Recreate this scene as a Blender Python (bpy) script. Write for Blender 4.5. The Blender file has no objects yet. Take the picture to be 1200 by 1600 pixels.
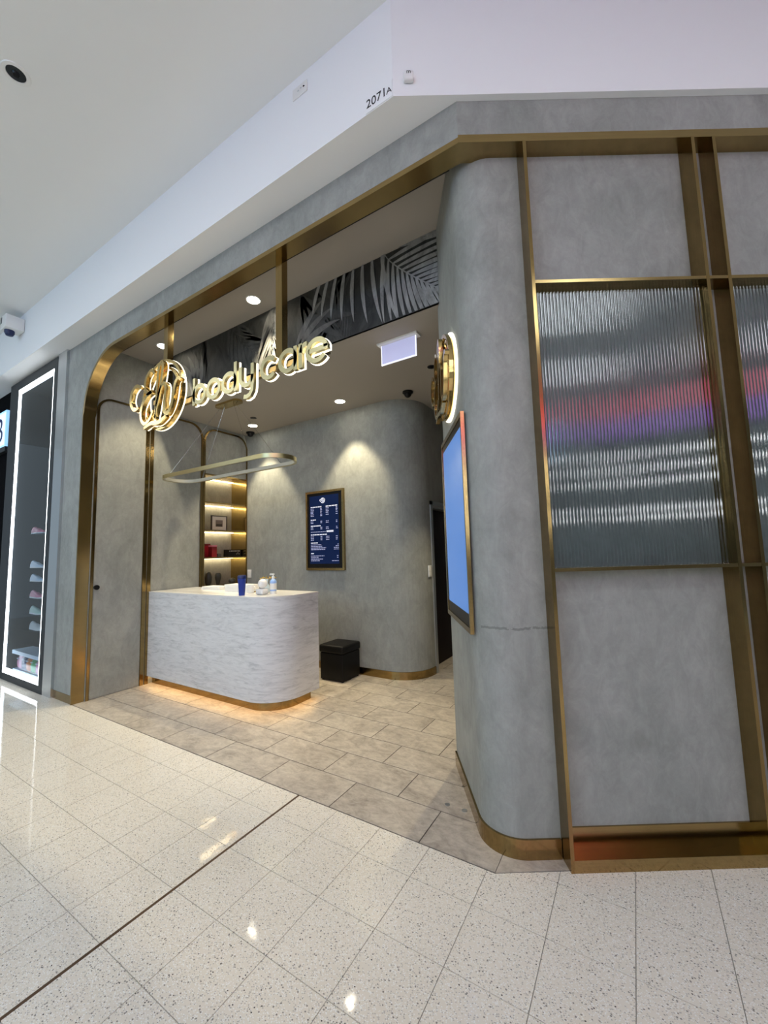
import bpy, bmesh, math, random
from mathutils import Vector, Matrix

# ------------------------------------------------------------------ camera, world, exposure
sc = bpy.context.scene
COL = sc.collection
F_PX, PITCH, ROLL, YAW = 628.8, 0.0957, -0.0282, -0.5525
CAM = Vector((0.6603, -1.9611, 1.5))
cd = bpy.data.cameras.new('camera'); co = bpy.data.objects.new('camera', cd); COL.objects.link(co)
cd.sensor_fit = 'VERTICAL'; cd.sensor_height = 36.0; cd.lens = F_PX / 1600.0 * 36.0
cd.clip_start = 0.02; cd.clip_end = 100
_d = Vector((math.sin(YAW) * math.cos(PITCH), math.cos(YAW) * math.cos(PITCH), math.sin(PITCH)))
_r = Vector((math.cos(YAW), -math.sin(YAW), 0)); _u = _r.cross(_d)
_r2 = _r * math.cos(ROLL) + _u * math.sin(ROLL); _u2 = _u * math.cos(ROLL) - _r * math.sin(ROLL)
M = Matrix((( _r2.x, _u2.x, -_d.x, CAM.x), (_r2.y, _u2.y, -_d.y, CAM.y), (_r2.z, _u2.z, -_d.z, CAM.z), (0, 0, 0, 1)))
co.matrix_world = M
sc.camera = co
w = bpy.data.worlds.new('world'); sc.world = w; w.use_nodes = True
w.node_tree.nodes['Background'].inputs[0].default_value = (0.72, 0.88, 1.0, 1)
w.node_tree.nodes['Background'].inputs[1].default_value = 0.42
sc.view_settings.view_transform = 'Standard'; sc.view_settings.look = 'None'
sc.view_settings.gamma = 1.0; sc.view_settings.use_curve_mapping = False
sc.view_settings.exposure = 0.0
sc.cycles.use_light_tree = False; sc.cycles.max_bounces = 7; sc.cycles.diffuse_bounces = 3; sc.cycles.glossy_bounces = 3; sc.cycles.transmission_bounces = 3; sc.cycles.transparent_max_bounces = 8
PANEL_E = 5.6        # fill panels added to the mall ceiling, out of view
SPOT_W = 145.0         # shop downlights
rnd = random.Random(7)

# ------------------------------------------------------------------ frame of the angled facade
D2 = Vector((0.849, 0.529, 0)).normalized()
N2 = Vector((0.529, -0.849, 0)).normalized()      # outwards (to the mall)
def S(s, t, z):                                   # s along the facade, t into the building
    return Vector((D2.x * s - N2.x * t, D2.y * s - N2.y * t, z))
def W(x, y, z): return Vector((x, y, z))

# ------------------------------------------------------------------ materials
MATS = {}
def new_mat(name):
    m = bpy.data.materials.new(name); m.use_nodes = True
    nt = m.node_tree; b = nt.nodes['Principled BSDF']
    MATS[name] = m
    return m, nt, b
def plain(name, col, rough=0.5, metal=0.0, spec=0.5, emit=None, es=0.0, coat=0.0):
    m, nt, b = new_mat(name)
    b.inputs['Base Color'].default_value = (*col, 1); b.inputs['Roughness'].default_value = rough
    b.inputs['Metallic'].default_value = metal; b.inputs['Specular IOR Level'].default_value = spec
    if coat: b.inputs['Coat Weight'].default_value = coat
    if emit:
        b.inputs['Emission Color'].default_value = (*emit, 1); b.inputs['Emission Strength'].default_value = es
    return m
def N(nt, kind, **kw):
    n = nt.nodes.new(kind)
    for k, v in kw.items():
        if k.startswith('i_'): n.inputs[k[2:].replace('_', ' ')].default_value = v
        else: setattr(n, k, v)
    return n
def pos_scaled(nt, scale=(1, 1, 1), rot=(0, 0, 0)):
    g = N(nt, 'ShaderNodeNewGeometry'); mp = N(nt, 'ShaderNodeMapping')
    mp.inputs['Scale'].default_value = scale; mp.inputs['Rotation'].default_value = rot
    nt.links.new(g.outputs['Position'], mp.inputs['Vector']); return mp.outputs[0]
def noise(nt, vec, scale, detail=6, rough=0.6, dist=0.0):
    n = N(nt, 'ShaderNodeTexNoise'); n.inputs['Scale'].default_value = scale
    n.inputs['Detail'].default_value = detail; n.inputs['Roughness'].default_value = rough
    n.inputs['Distortion'].default_value = dist
    nt.links.new(vec, n.inputs['Vector']); return n.outputs['Fac']
def ramp(nt, fac, stops):
    r = N(nt, 'ShaderNodeValToRGB'); e = r.color_ramp.elements
    e[0].position, e[0].color = stops[0][0], (*stops[0][1], 1)
    e[1].position, e[1].color = stops[1][0], (*stops[1][1], 1)
    for p, c in stops[2:]:
        x = e.new(p); x.color = (*c, 1)
    nt.links.new(fac, r.inputs[0]); return r.outputs[0]
def mix(nt, fac, a, b, mode='MIX'):
    m = N(nt, 'ShaderNodeMix', data_type='RGBA', blend_type=mode)
    if isinstance(fac, (int, float)): m.inputs[0].default_value = fac
    else: nt.links.new(fac, m.inputs[0])
    for s, v in ((m.inputs[6], a), (m.inputs[7], b)):
        if isinstance(v, tuple): s.default_value = (*v, 1)
        else: nt.links.new(v, s)
    return m.outputs[2]
def bump(nt, b, h, strength, dist=0.01):
    n = N(nt, 'ShaderNodeBump'); n.inputs['Strength'].default_value = strength; n.inputs['Distance'].default_value = dist
    nt.links.new(h, n.inputs['Height']); nt.links.new(n.outputs[0], b.inputs['Normal'])

def plaster(name, lo, mid, hi, crack=False):
    m, nt, b = new_mat(name)
    big = noise(nt, pos_scaled(nt, (1, 1, 0.8)), 2.0, 6, 0.66, 0.7)
    streak = noise(nt, pos_scaled(nt, (7, 7, 1.3)), 1.5, 7, 0.7, 0.8)
    fine = noise(nt, pos_scaled(nt, (1, 1, 1)), 38, 5, 0.7)
    c = ramp(nt, big, [(0.36, lo), (0.64, hi), (0.5, mid)])
    c2 = ramp(nt, streak, [(0.33, tuple(v * 0.84 for v in mid)), (0.68, tuple(min(1, v * 1.12) for v in mid))])
    c = mix(nt, 0.26, c, c2)
    c = mix(nt, 0.14, c, ramp(nt, fine, [(0.35, tuple(v * 0.6 for v in mid)), (0.65, tuple(min(1, v * 1.3) for v in mid))]))
    midn = noise(nt, pos_scaled(nt, (1.3, 1.3, 0.7)), 9, 7, 0.72, 0.9)
    c = mix(nt, 0.34, c, ramp(nt, midn, [(0.38, tuple(v * 0.72 for v in mid)), (0.62, tuple(min(1, v * 1.22) for v in mid))]))
    scr = noise(nt, pos_scaled(nt, (2.2, 2.2, 1.4), (0.3, 0.5, 0.4)), 5, 9, 0.75, 1.6)     # trowel marks
    c = mix(nt, 0.5, c, ramp(nt, scr, [(0.60, (0, 0, 0)), (0.70, tuple(v * 0.14 for v in hi))]), 'ADD')
    if crack:
        sep = N(nt, 'ShaderNodeSeparateXYZ'); g = N(nt, 'ShaderNodeNewGeometry'); nt.links.new(g.outputs['Position'], sep.inputs[0])
        wob = noise(nt, pos_scaled(nt, (1, 1, 0)), 9, 6, 0.7)
        a = N(nt, 'ShaderNodeMath', operation='MULTIPLY_ADD'); nt.links.new(wob, a.inputs[0]); a.inputs[1].default_value = 0.05; a.inputs[2].default_value = 1.062
        d = N(nt, 'ShaderNodeMath', operation='SUBTRACT'); nt.links.new(sep.outputs['Z'], d.inputs[0]); nt.links.new(a.outputs[0], d.inputs[1])
        ab = N(nt, 'ShaderNodeMath', operation='ABSOLUTE'); nt.links.new(d.outputs[0], ab.inputs[0])
        lt = N(nt, 'ShaderNodeMath', operation='LESS_THAN'); nt.links.new(ab.outputs[0], lt.inputs[0]); lt.inputs[1].default_value = 0.006
        dt = N(nt, 'ShaderNodeVectorMath', operation='DOT_PRODUCT'); nt.links.new(g.outputs['Position'], dt.inputs[0]); dt.inputs[1].default_value = tuple(D2)
        l2 = N(nt, 'ShaderNodeMath', operation='LESS_THAN'); nt.links.new(dt.outputs['Value'], l2.inputs[0]); l2.inputs[1].default_value = 0.35
        g2 = N(nt, 'ShaderNodeMath', operation='GREATER_THAN'); nt.links.new(dt.outputs['Value'], g2.inputs[0]); g2.inputs[1].default_value = 0.03
        mu = N(nt, 'ShaderNodeMath', operation='MULTIPLY'); nt.links.new(l2.outputs[0], mu.inputs[0]); nt.links.new(g2.outputs[0], mu.inputs[1])
        gap = N(nt, 'ShaderNodeMath', operation='GREATER_THAN'); nt.links.new(noise(nt, pos_scaled(nt, (1, 1, 1)), 30, 3, 0.6), gap.inputs[0]); gap.inputs[1].default_value = 0.42
        m3 = N(nt, 'ShaderNodeMath', operation='MULTIPLY'); nt.links.new(mu.outputs[0], m3.inputs[0]); nt.links.new(gap.outputs[0], m3.inputs[1])
        m4 = N(nt, 'ShaderNodeMath', operation='MULTIPLY'); nt.links.new(m3.outputs[0], m4.inputs[0]); nt.links.new(lt.outputs[0], m4.inputs[1])
        m5 = N(nt, 'ShaderNodeMath', operation='MULTIPLY'); nt.links.new(m4.outputs[0], m5.inputs[0]); m5.inputs[1].default_value = 0.55
        c = mix(nt, m5.outputs[0], c, tuple(v * 0.5 for v in lo))
    nt.links.new(c, b.inputs['Base Color'])
    b.inputs['Roughness'].default_value = 0.62; b.inputs['Specular IOR Level'].default_value = 0.35
    bump(nt, b, big, 0.12, 0.02)
    return m
plaster('plaster', (0.210, 0.222, 0.205), (0.298, 0.306, 0.284), (0.385, 0.390, 0.364))
plaster('plaster_pillar', (0.210, 0.222, 0.205), (0.298, 0.306, 0.284), (0.385, 0.390, 0.364), True)

def brass(name, col=(0.45, 0.325, 0.15), rough=0.22, brush=(2, 2, 60)):
    m, nt, b = new_mat(name)
    n1 = noise(nt, pos_scaled(nt, brush), 3.0, 5, 0.7)
    n2 = noise(nt, pos_scaled(nt, (1, 1, 1)), 3.5, 4, 0.6)
    c = mix(nt, 0.35, ramp(nt, n1, [(0.3, tuple(v * 0.78 for v in col)), (0.7, col)]), ramp(nt, n2, [(0.3, tuple(v * 0.8 for v in col)), (0.7, tuple(min(1, v * 1.1) for v in col))]))
    nt.links.new(c, b.inputs['Base Color'])
    b.inputs['Metallic'].default_value = 1.0; b.inputs['Roughness'].default_value = rough
    bump(nt, b, n1, 0.05, 0.002)
    return m
brass('brass', (0.41, 0.295, 0.13), rough=0.18); brass('brass_v', (0.35, 0.245, 0.10), brush=(60, 60, 2), rough=0.15)
brass('brass_bright', (0.66, 0.49, 0.20), 0.16)
brass('brass_letter', (0.58, 0.51, 0.29), 0.33)
plain('silver', (0.62, 0.64, 0.66), 0.25, 1.0)
plain('dark_metal', (0.022, 0.026, 0.030), 0.45, spec=0.25)
plain('black', (0.004, 0.004, 0.005), 0.5, spec=0.25)
plain('black_matte', (0.003, 0.003, 0.004), 0.9, spec=0.04)
plain('black_gloss', (0.004, 0.004, 0.005), 0.3, spec=0.25)
plain('white_paint', (0.86, 0.87, 0.88), 0.6)
plain('ceiling_paint', (0.84, 0.85, 0.84), 0.8)
plain('shop_ceiling', (0.36, 0.33, 0.29), 0.75)
plain('white_plastic', (0.82, 0.82, 0.80), 0.35)
plain('white_ceramic', (0.86, 0.85, 0.83), 0.15)
plain('grout', (0.43, 0.40, 0.35), 0.8)
plain('shop_grout', (0.055, 0.045, 0.04), 0.8)
plain('joint_strip', (0.10, 0.055, 0.025), 0.45, 0.3)
plain('aluminium', (0.55, 0.56, 0.57), 0.35, 0.8)
plain('door_brown', (0.012, 0.006, 0.004), 0.5, spec=0.12)
plain('blue_plastic', (0.010, 0.035, 0.28), 0.3)
plain('blue_dark', (0.008, 0.02, 0.10), 0.35)
plain('blue_pale', (0.30, 0.48, 0.85), 0.3)
plain('red_card', (0.45, 0.015, 0.03), 0.4)
plain('red_dark', (0.20, 0.006, 0.012), 0.4)
plain('vase_dark', (0.05, 0.052, 0.045), 0.35)
plain('paper', (0.80, 0.79, 0.76), 0.6)
plain('pic_dark', (0.05, 0.045, 0.05), 0.5)
plain('pic_mid', (0.22, 0.19, 0.18), 0.5)
plain('gold', (0.75, 0.52, 0.15), 0.2, 1.0)
plain('pink', (0.75, 0.22, 0.32), 0.4); plain('orange', (0.85, 0.22, 0.04), 0.4)
plain('green', (0.10, 0.45, 0.12), 0.4); plain('navy', (0.01, 0.02, 0.08), 0.4); plain('mint', (0.45, 0.65, 0.55), 0.4)
plain('ice', (0.55, 0.68, 0.80), 0.35)
plain('mall_wall', (0.28, 0.28, 0.29), 0.6)
def mural_paint(name, lo, hi):
    m, nt, b = new_mat(name)
    n1 = noise(nt, pos_scaled(nt, (1, 1, 0.5), (0, 0.6, 0)), 7, 6, 0.7, 1.5)
    nt.links.new(ramp(nt, n1, [(0.35, lo), (0.65, hi)]), b.inputs['Base Color']); b.inputs['Roughness'].default_value = 0.65
mural_paint('mural_base', (0.010, 0.011, 0.011), (0.040, 0.042, 0.040))
mural_paint('leaf_dim', (0.031, 0.032, 0.031), (0.062, 0.065, 0.062))
mural_paint('leaf_mid', (0.077, 0.077, 0.074), (0.156, 0.156, 0.150))
mural_paint('leaf_lit', (0.167, 0.171, 0.167), (0.338, 0.344, 0.338))
plain('lens_shop', (0.9, 0.9, 0.85), 0.4, emit=(1, 0.90, 0.70), es=40)
plain('mall_fill_glow', (0.9, 0.9, 0.9), 0.4, emit=(0.88, 0.95, 1.0), es=PANEL_E)
plain('led_warm', (0.9, 0.85, 0.75), 0.4, emit=(1.0, 0.78, 0.45), es=11)
plain('led_kick', (0.9, 0.85, 0.75), 0.4, emit=(1.0, 0.62, 0.25), es=14)
plain('led_white', (0.9, 0.9, 0.9), 0.4, emit=(0.90, 0.96, 1.0), es=6)
plain('case_fill_glow', (0.9, 0.9, 0.9), 0.4, emit=(0.85, 0.95, 1.0), es=1.6)  # glow of the strip added inside the display case
plain('glow_soft', (0.9, 0.88, 0.8), 0.4, emit=(1.0, 0.93, 0.72), es=1.3)
plain('glow', (0.9, 0.88, 0.8), 0.4, emit=(1.0, 0.94, 0.78), es=2.2)
plain('ring_glow', (0.42, 0.41, 0.34), 0.4, emit=(1.0, 0.92, 0.70), es=0.05)
plain('screen_navy', (0.003, 0.006, 0.02), 0.25, spec=0.08, emit=(0.004, 0.011, 0.045), es=1.0)
plain('screen_text', (0.6, 0.6, 0.65), 0.4, emit=(0.62, 0.66, 0.85), es=0.6)
plain('screen_text_dim', (0.4, 0.4, 0.5), 0.4, emit=(0.24, 0.29, 0.58), es=0.6)
plain('screen_blue', (0.02, 0.06, 0.15), 0.12, emit=(0.07, 0.20, 0.54), es=0.95)
plain('exit_face', (0.55, 0.55, 0.75), 0.3, emit=(0.42, 0.44, 0.68), es=0.45)
plain('exit_edge', (0.8, 0.8, 0.85), 0.3, emit=(0.85, 0.87, 1.0), es=0.95)
plain('sign_blue', (0.5, 0.7, 0.9), 0.3, emit=(0.28, 0.62, 1.0), es=0.85)
plain('sign_white', (0.8, 0.9, 1.0), 0.3, emit=(0.62, 0.84, 1.0), es=0.95)
plain('sign_letter', (0.01, 0.03, 0.15), 0.4)
plain('pink_light', (0.8, 0.2, 0.3), 0.4, emit=(1.0, 0.16, 0.26), es=2.1)
plain('purple_light', (0.6, 0.3, 0.8), 0.4, emit=(0.50, 0.22, 1.0), es=1.75)
plain('cool_fill_glow', (0.7, 0.8, 0.9), 0.4, emit=(0.40, 0.70, 1.0), es=7.5)
plain('tube_light', (0.9, 0.9, 0.9), 0.4, emit=(0.95, 0.98, 1.0), es=14)

def leather():
    m, nt, b = new_mat('leather')
    n = noise(nt, pos_scaled(nt), 260, 3, 0.6)
    b.inputs['Base Color'].default_value = (0.003, 0.003, 0.0035, 1); b.inputs['Roughness'].default_value = 0.5; b.inputs['Specular IOR Level'].default_value = 0.22
    bump(nt, b, n, 0.15, 0.002)
leather()
def terrazzo():
    m, nt, b = new_mat('terrazzo')
    base = ramp(nt, noise(nt, pos_scaled(nt), 1.1, 3, 0.5), [(0.3, (0.73, 0.665, 0.555)), (0.7, (0.79, 0.725, 0.62))])
    def chips(scale, thr, rot):
        v = N(nt, 'ShaderNodeTexVoronoi'); v.inputs['Scale'].default_value = scale; v.inputs['Randomness'].default_value = 1.0
        nt.links.new(pos_scaled(nt, (1, 1.25, 1), rot), v.inputs['Vector'])
        c = N(nt, 'ShaderNodeSeparateColor'); nt.links.new(v.outputs['Color'], c.inputs[0])
        l = N(nt, 'ShaderNodeMath', operation='LESS_THAN'); nt.links.new(v.outputs['Distance'], l.inputs[0]); l.inputs[1].default_value = thr
        return c, l
    def pick(c, l, lim):
        k = N(nt, 'ShaderNodeMath', operation='LESS_THAN'); nt.links.new(c.outputs[0], k.inputs[0]); k.inputs[1].default_value = lim
        mm = N(nt, 'ShaderNodeMath', operation='MULTIPLY'); nt.links.new(k.outputs[0], mm.inputs[0]); nt.links.new(l.outputs[0], mm.inputs[1])
        return mm.outputs[0]
    c, l = chips(170, 0.42, (0, 0, 0.4)); out = mix(nt, pick(c, l, 0.50), base, (0.86, 0.84, 0.79))
    c, l = chips(150, 0.40, (0, 0, 0.9)); out = mix(nt, pick(c, l, 0.32), out, (0.50, 0.46, 0.40))
    c, l = chips(100, 0.34, (0, 0, 0.2)); out = mix(nt, pick(c, l, 0.13), out, (0.28, 0.255, 0.22))
    c, l = chips(70, 0.20, (0, 0, 0.7)); out = mix(nt, pick(c, l, 0.085), out, (0.07, 0.06, 0.055))
    nt.links.new(out, b.inputs['Base Color'])
    b.inputs['Roughness'].default_value = 0.055; b.inputs['Specular IOR Level'].default_value = 0.5
    bump(nt, b, noise(nt, pos_scaled(nt), 16, 2, 0.5), 0.035, 0.01)
terrazzo()
def stone_tile():
    m, nt, b = new_mat('stone_tile')
    oi = N(nt, 'ShaderNodeObjectInfo')
    v = N(nt, 'ShaderNodeVectorMath', operation='MULTIPLY_ADD')
    cmb = N(nt, 'ShaderNodeCombineXYZ')
    for k in range(3): nt.links.new(oi.outputs['Random'], cmb.inputs[k])
    nt.links.new(cmb.outputs[0], v.inputs[0]); v.inputs[1].default_value = (23, 37, 11)
    nt.links.new(pos_scaled(nt, (1, 1.5, 1)), v.inputs[2])
    n1 = noise(nt, v.outputs[0], 4.2, 8, 0.68, 1.4); n2 = noise(nt, v.outputs[0], 22, 6, 0.7, 0.5)
    c = ramp(nt, n1, [(0.33, (0.255, 0.218, 0.180)), (0.64, (0.560, 0.500, 0.420)), (0.49, (0.425, 0.370, 0.308))])
    c = mix(nt, 0.36, c, ramp(nt, n2, [(0.36, (0.23, 0.195, 0.16)), (0.62, (0.58, 0.52, 0.44))]))
    nt.links.new(c, b.inputs['Base Color'])
    b.inputs['Roughness'].default_value = 0.34; bump(nt, b, n1, 0.06, 0.01)
stone_tile()
def marble():
    m, nt, b = new_mat('marble')
    vec = pos_scaled(nt, (0.9, 0.9, 5.5), (0.0, 0.16, 0.0))
    n1 = noise(nt, vec, 2.6, 10, 0.68, 1.9); n2 = noise(nt, pos_scaled(nt, (1.4, 1.4, 8), (0, 0.22, 0)), 4, 7, 0.7, 1.2)
    c = ramp(nt, n1, [(0.33, (0.44, 0.45, 0.46)), (0.60, (0.72, 0.725, 0.73)), (0.47, (0.63, 0.635, 0.64))])
    c = mix(nt, 0.40, c, ramp(nt, n2, [(0.34, (0.36, 0.37, 0.38)), (0.50, (0.74, 0.74, 0.74))]))
    nt.links.new(c, b.inputs['Base Color']); b.inputs['Roughness'].default_value = 0.22
marble()
plain('marble_top', (0.76, 0.74, 0.71), 0.2)
def thin_glass(name, tint, base, rough=0.03, gain=1.4):
    m = bpy.data.materials.new(name); m.use_nodes = True; MATS[name] = m
    nt = m.node_tree; nt.nodes.remove(nt.nodes['Principled BSDF']); out = nt.nodes['Material Output']
    tr = N(nt, 'ShaderNodeBsdfTransparent'); tr.inputs[0].default_value = (*tint, 1)
    gl = N(nt, 'ShaderNodeBsdfGlossy'); gl.inputs['Roughness'].default_value = rough
    fr = N(nt, 'ShaderNodeFresnel'); fr.inputs[0].default_value = 1.5
    ma = N(nt, 'ShaderNodeMath', operation='MULTIPLY_ADD', use_clamp=True); ma.inputs[1].default_value = gain; ma.inputs[2].default_value = base
    nt.links.new(fr.outputs[0], ma.inputs[0])
    ms = N(nt, 'ShaderNodeMixShader'); nt.links.new(ma.outputs[0], ms.inputs[0]); nt.links.new(tr.outputs[0], ms.inputs[1]); nt.links.new(gl.outputs[0], ms.inputs[2])
    nt.links.new(ms.outputs[0], out.inputs[0])
thin_glass('reeded_glass', (0.66, 0.76, 0.77), 0.08, 0.06, 1.2)
thin_glass('window_glass', (0.88, 0.94, 1.0), 0.02, 0.01, 1.0)
thin_glass('clear_acrylic', (0.85, 0.90, 0.95), 0.06, 0.02, 0.0)

for _n in ('ring_glow', 'screen_navy', 'screen_text', 'screen_text_dim', 'exit_face', 'exit_edge', 'sign_blue', 'sign_white', 'glow', 'glow_soft', 'lens_shop', 'pink_light', 'purple_light', 'screen_blue'):
    MATS[_n].cycles.emission_sampling = 'NONE'
# ------------------------------------------------------------------ mesh helpers
class MB:
    def __init__(self): self.v = []; self.f = []; self.sm = []
    def add(self, verts, faces, smooth=False):
        o = len(self.v); self.v += [Vector(p) for p in verts]
        self.f += [tuple(i + o for i in q) for q in faces]; self.sm += [smooth] * len(faces); return self
    def hexa(self, p):      # 8 points: bottom ring 0-3, top ring 4-7
        return self.add(p, [(3, 2, 1, 0), (4, 5, 6, 7), (0, 1, 5, 4), (1, 2, 6, 5), (2, 3, 7, 6), (3, 0, 4, 7)])
    def box(self, a, b, T=W):
        x0, y0, z0 = a; x1, y1, z1 = b
        return self.hexa([T(x0, y0, z0), T(x1, y0, z0), T(x1, y1, z0), T(x0, y1, z0), T(x0, y0, z1), T(x1, y0, z1), T(x1, y1, z1), T(x0, y1, z1)])
    def rbox(self, a, b, r=0.01, T=W):      # box with bevelled edges
        bm = bmesh.new(); bmesh.ops.create_cube(bm, size=1)
        for v in bm.verts:
            v.co = Vector([(a[k] + b[k]) / 2 + v.co[k] * (b[k] - a[k]) for k in range(3)])
        bmesh.ops.bevel(bm, geom=bm.edges[:], offset=r, segments=3, profile=0.5, affect='EDGES')
        bm.verts.index_update()
        self.add([T(*v.co) for v in bm.verts], [[v.index for v in f.verts] for f in bm.faces], True); bm.free(); return self
    def prism(self, poly, fn, a, b, smooth=False, caps=True):   # poly 2D, fn(u,v,h)->point
        n = len(poly)
        vs = [fn(u, v, a) for u, v in poly] + [fn(u, v, b) for u, v in poly]
        o = len(self.v); self.v += [Vector(p) for p in vs]
        for i in range(n):
            j = (i + 1) % n; self.f.append((o + i, o + j, o + n + j, o + n + i)); self.sm.append(smooth)
        if caps:
            self.f.append(tuple(o + i for i in range(n))[::-1]); self.sm.append(False)
            self.f.append(tuple(o + n + i for i in range(n))); self.sm.append(False)
        return self
    def wall(self, path, off, z0, z1, T=W, smooth=True):  # solid strip: path (list 2D), thickness to the right side = off
        ins = offset_path(path, off); n = len(path)
        vs = [T(p[0], p[1], z) for z in (z0, z1) for p in path] + [T(p[0], p[1], z) for z in (z0, z1) for p in ins]
        fs = []
        for i in range(n - 1):
            fs.append((i, i + 1, n + i + 1, n + i)); fs.append((2 * n + i + 1, 2 * n + i, 3 * n + i, 3 * n + i + 1))
            fs.append((n + i, n + i + 1, 3 * n + i + 1, 3 * n + i)); fs.append((i + 1, i, 2 * n + i, 2 * n + i + 1))
        fs += [(0, n, 3 * n, 2 * n), (n - 1, 3 * n - 1, 4 * n - 1, 2 * n - 1)]
        return self.add(vs, fs, False)
    def tube(self, pts, r, n=8, closed=False):
        pts = [Vector(p) for p in pts]; m = len(pts); rings = []; up = Vector((0, 0, 1))
        for i, p in enumerate(pts):
            a = pts[(i - 1) % m] if (closed or i) else p; b = pts[(i + 1) % m] if (closed or i < m - 1) else p
            d = (b - a).normalized(); ref = up if abs(d.z) < 0.95 else Vector((1, 0, 0))
            x = d.cross(ref).normalized(); y = x.cross(d)
            rr = r[i] if isinstance(r, (list, tuple)) else r
            rings.append([p + x * rr * math.cos(k * 2 * math.pi / n) + y * rr * math.sin(k * 2 * math.pi / n) for k in range(n)])
        fs = [(i * n + k, i * n + (k + 1) % n, ((i + 1) % m) * n + (k + 1) % n, ((i + 1) % m) * n + k) for i in range(m if closed else m - 1) for k in range(n)]
        if not closed: fs += [tuple(range(n))[::-1], tuple((m - 1) * n + k for k in range(n))]
        return self.add([v for q in rings for v in q], fs, True)
    def lathe(self, prof, c, n=24, sx=1, sy=1):      # prof [(r,z)]
        vs = []; fs = []; m = len(prof)
        for r, z in prof:
            for k in range(n):
                a = 2 * math.pi * k / n; vs.append((c[0] + r * sx * math.cos(a), c[1] + r * sy * math.sin(a), c[2] + z))
        for i in range(m - 1):
            for k in range(n): fs.append((i * n + k, i * n + (k + 1) % n, (i + 1) * n + (k + 1) % n, (i + 1) * n + k))
        fs += [tuple(range(n))[::-1], tuple((m - 1) * n + k for k in range(n))]
        return self.add(vs, fs, True)
    def build(self, name, mat, parent=None):
        o0 = Vector((0, 0, 0)); p = parent
        while p is not None: o0 += Vector(p.location); p = p.parent
        me = bpy.data.meshes.new(name); me.from_pydata([tuple(v - o0) for v in self.v], [], self.f)
        me.polygons.foreach_set('use_smooth', self.sm)
        bm = bmesh.new(); bm.from_mesh(me); bmesh.ops.recalc_face_normals(bm, faces=bm.faces[:]); bm.to_mesh(me); bm.free()
        me.materials.append(MATS[mat]); me.update()
        o = bpy.data.objects.new(name, me); COL.objects.link(o); o.parent = parent
        if any(self.sm) and not all(self.sm) or any(self.sm):
            md = None
            try: me.set_sharp_from_angle(angle=math.radians(40))
            except Exception: pass
        return o
def offset_path(path, off):
    out = []; n = len(path)
    for i in range(n):
        p = Vector(path[i]); ds = []
        if i: ds.append((p - Vector(path[i - 1])).normalized())
        if i < n - 1: ds.append((Vector(path[i + 1]) - p).normalized())
        nn = [Vector((d.y, -d.x)) for d in ds]; s = sum(nn, Vector((0, 0))).normalized()
        k = max(0.3, s.dot(nn[0])); q = p + s * (off / k); out.append((q.x, q.y))
    return out
def arc(cx, cy, r, a0, a1, n=12):
    return [(cx + r * math.cos(math.radians(a0 + (a1 - a0) * i / n)), cy + r * math.sin(math.radians(a0 + (a1 - a0) * i / n))) for i in range(n + 1)]
def clip(poly, a, b, c):   # keep a*x+b*y<=c
    out = []
    for i in range(len(poly)):
        p, q = poly[i], poly[(i + 1) % len(poly)]
        dp, dq = a * p[0] + b * p[1] - c, a * q[0] + b * q[1] - c
        if dp <= 0: out.append(p)
        if dp * dq < 0:
            k = dp / (dp - dq); out.append((p[0] + (q[0] - p[0]) * k, p[1] + (q[1] - p[1]) * k))
    return out
def area(poly): return abs(sum(poly[i][0] * poly[(i + 1) % len(poly)][1] - poly[(i + 1) % len(poly)][0] * poly[i][1] for i in range(len(poly)))) / 2 if len(poly) > 2 else 0
def thing(name, label, cat, loc=(0, 0, 0), group=None):
    o = bpy.data.objects.new(name, None); COL.objects.link(o); o.location = loc; o.empty_display_size = 0.05
    o['label'] = label; o['category'] = cat
    if group: o['group'] = group
    return o
def tag(o, label, cat, group=None):
    o['label'] = label; o['category'] = cat
    if group: o['group'] = group
    return o
def struct(o, label=None, cat=None):
    o['kind'] = 'structure'
    if label: o['label'] = label
    if cat: o['category'] = cat
    return o
def flat_xy(u, v, h): return (u, v, h)
def flat_xz(u, v, h): return (u, h, v)        # front view, extruded along y
def text_mesh(name, body, size, mat, fn, parent, depth=0.002, align='CENTER', xs=1.0):
    cu = bpy.data.curves.new(name, 'FONT'); cu.body = body; cu.size = size; cu.align_x = align; cu.extrude = depth / 2
    t = bpy.data.objects.new('tmp_text', cu); COL.objects.link(t)
    dg = bpy.context.evaluated_depsgraph_get(); me0 = t.evaluated_get(dg).to_mesh()
    mb = MB(); mb.add([fn(v.co.x * xs, v.co.y, v.co.z) for v in me0.vertices], [tuple(p.vertices) for p in me0.polygons])
    bpy.data.objects.remove(t); bpy.data.curves.remove(cu)
    return mb.build(name, mat, parent)
def px(P):      # where a point lands in the picture; only used to choose which floor tiles become objects of their own
    v = Vector(P) - CAM; z = v.dot(_d)
    if z < 0.05: return None
    return (600 + F_PX * v.dot(_r2) / z, 800 - F_PX * v.dot(_u2) / z)

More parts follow.
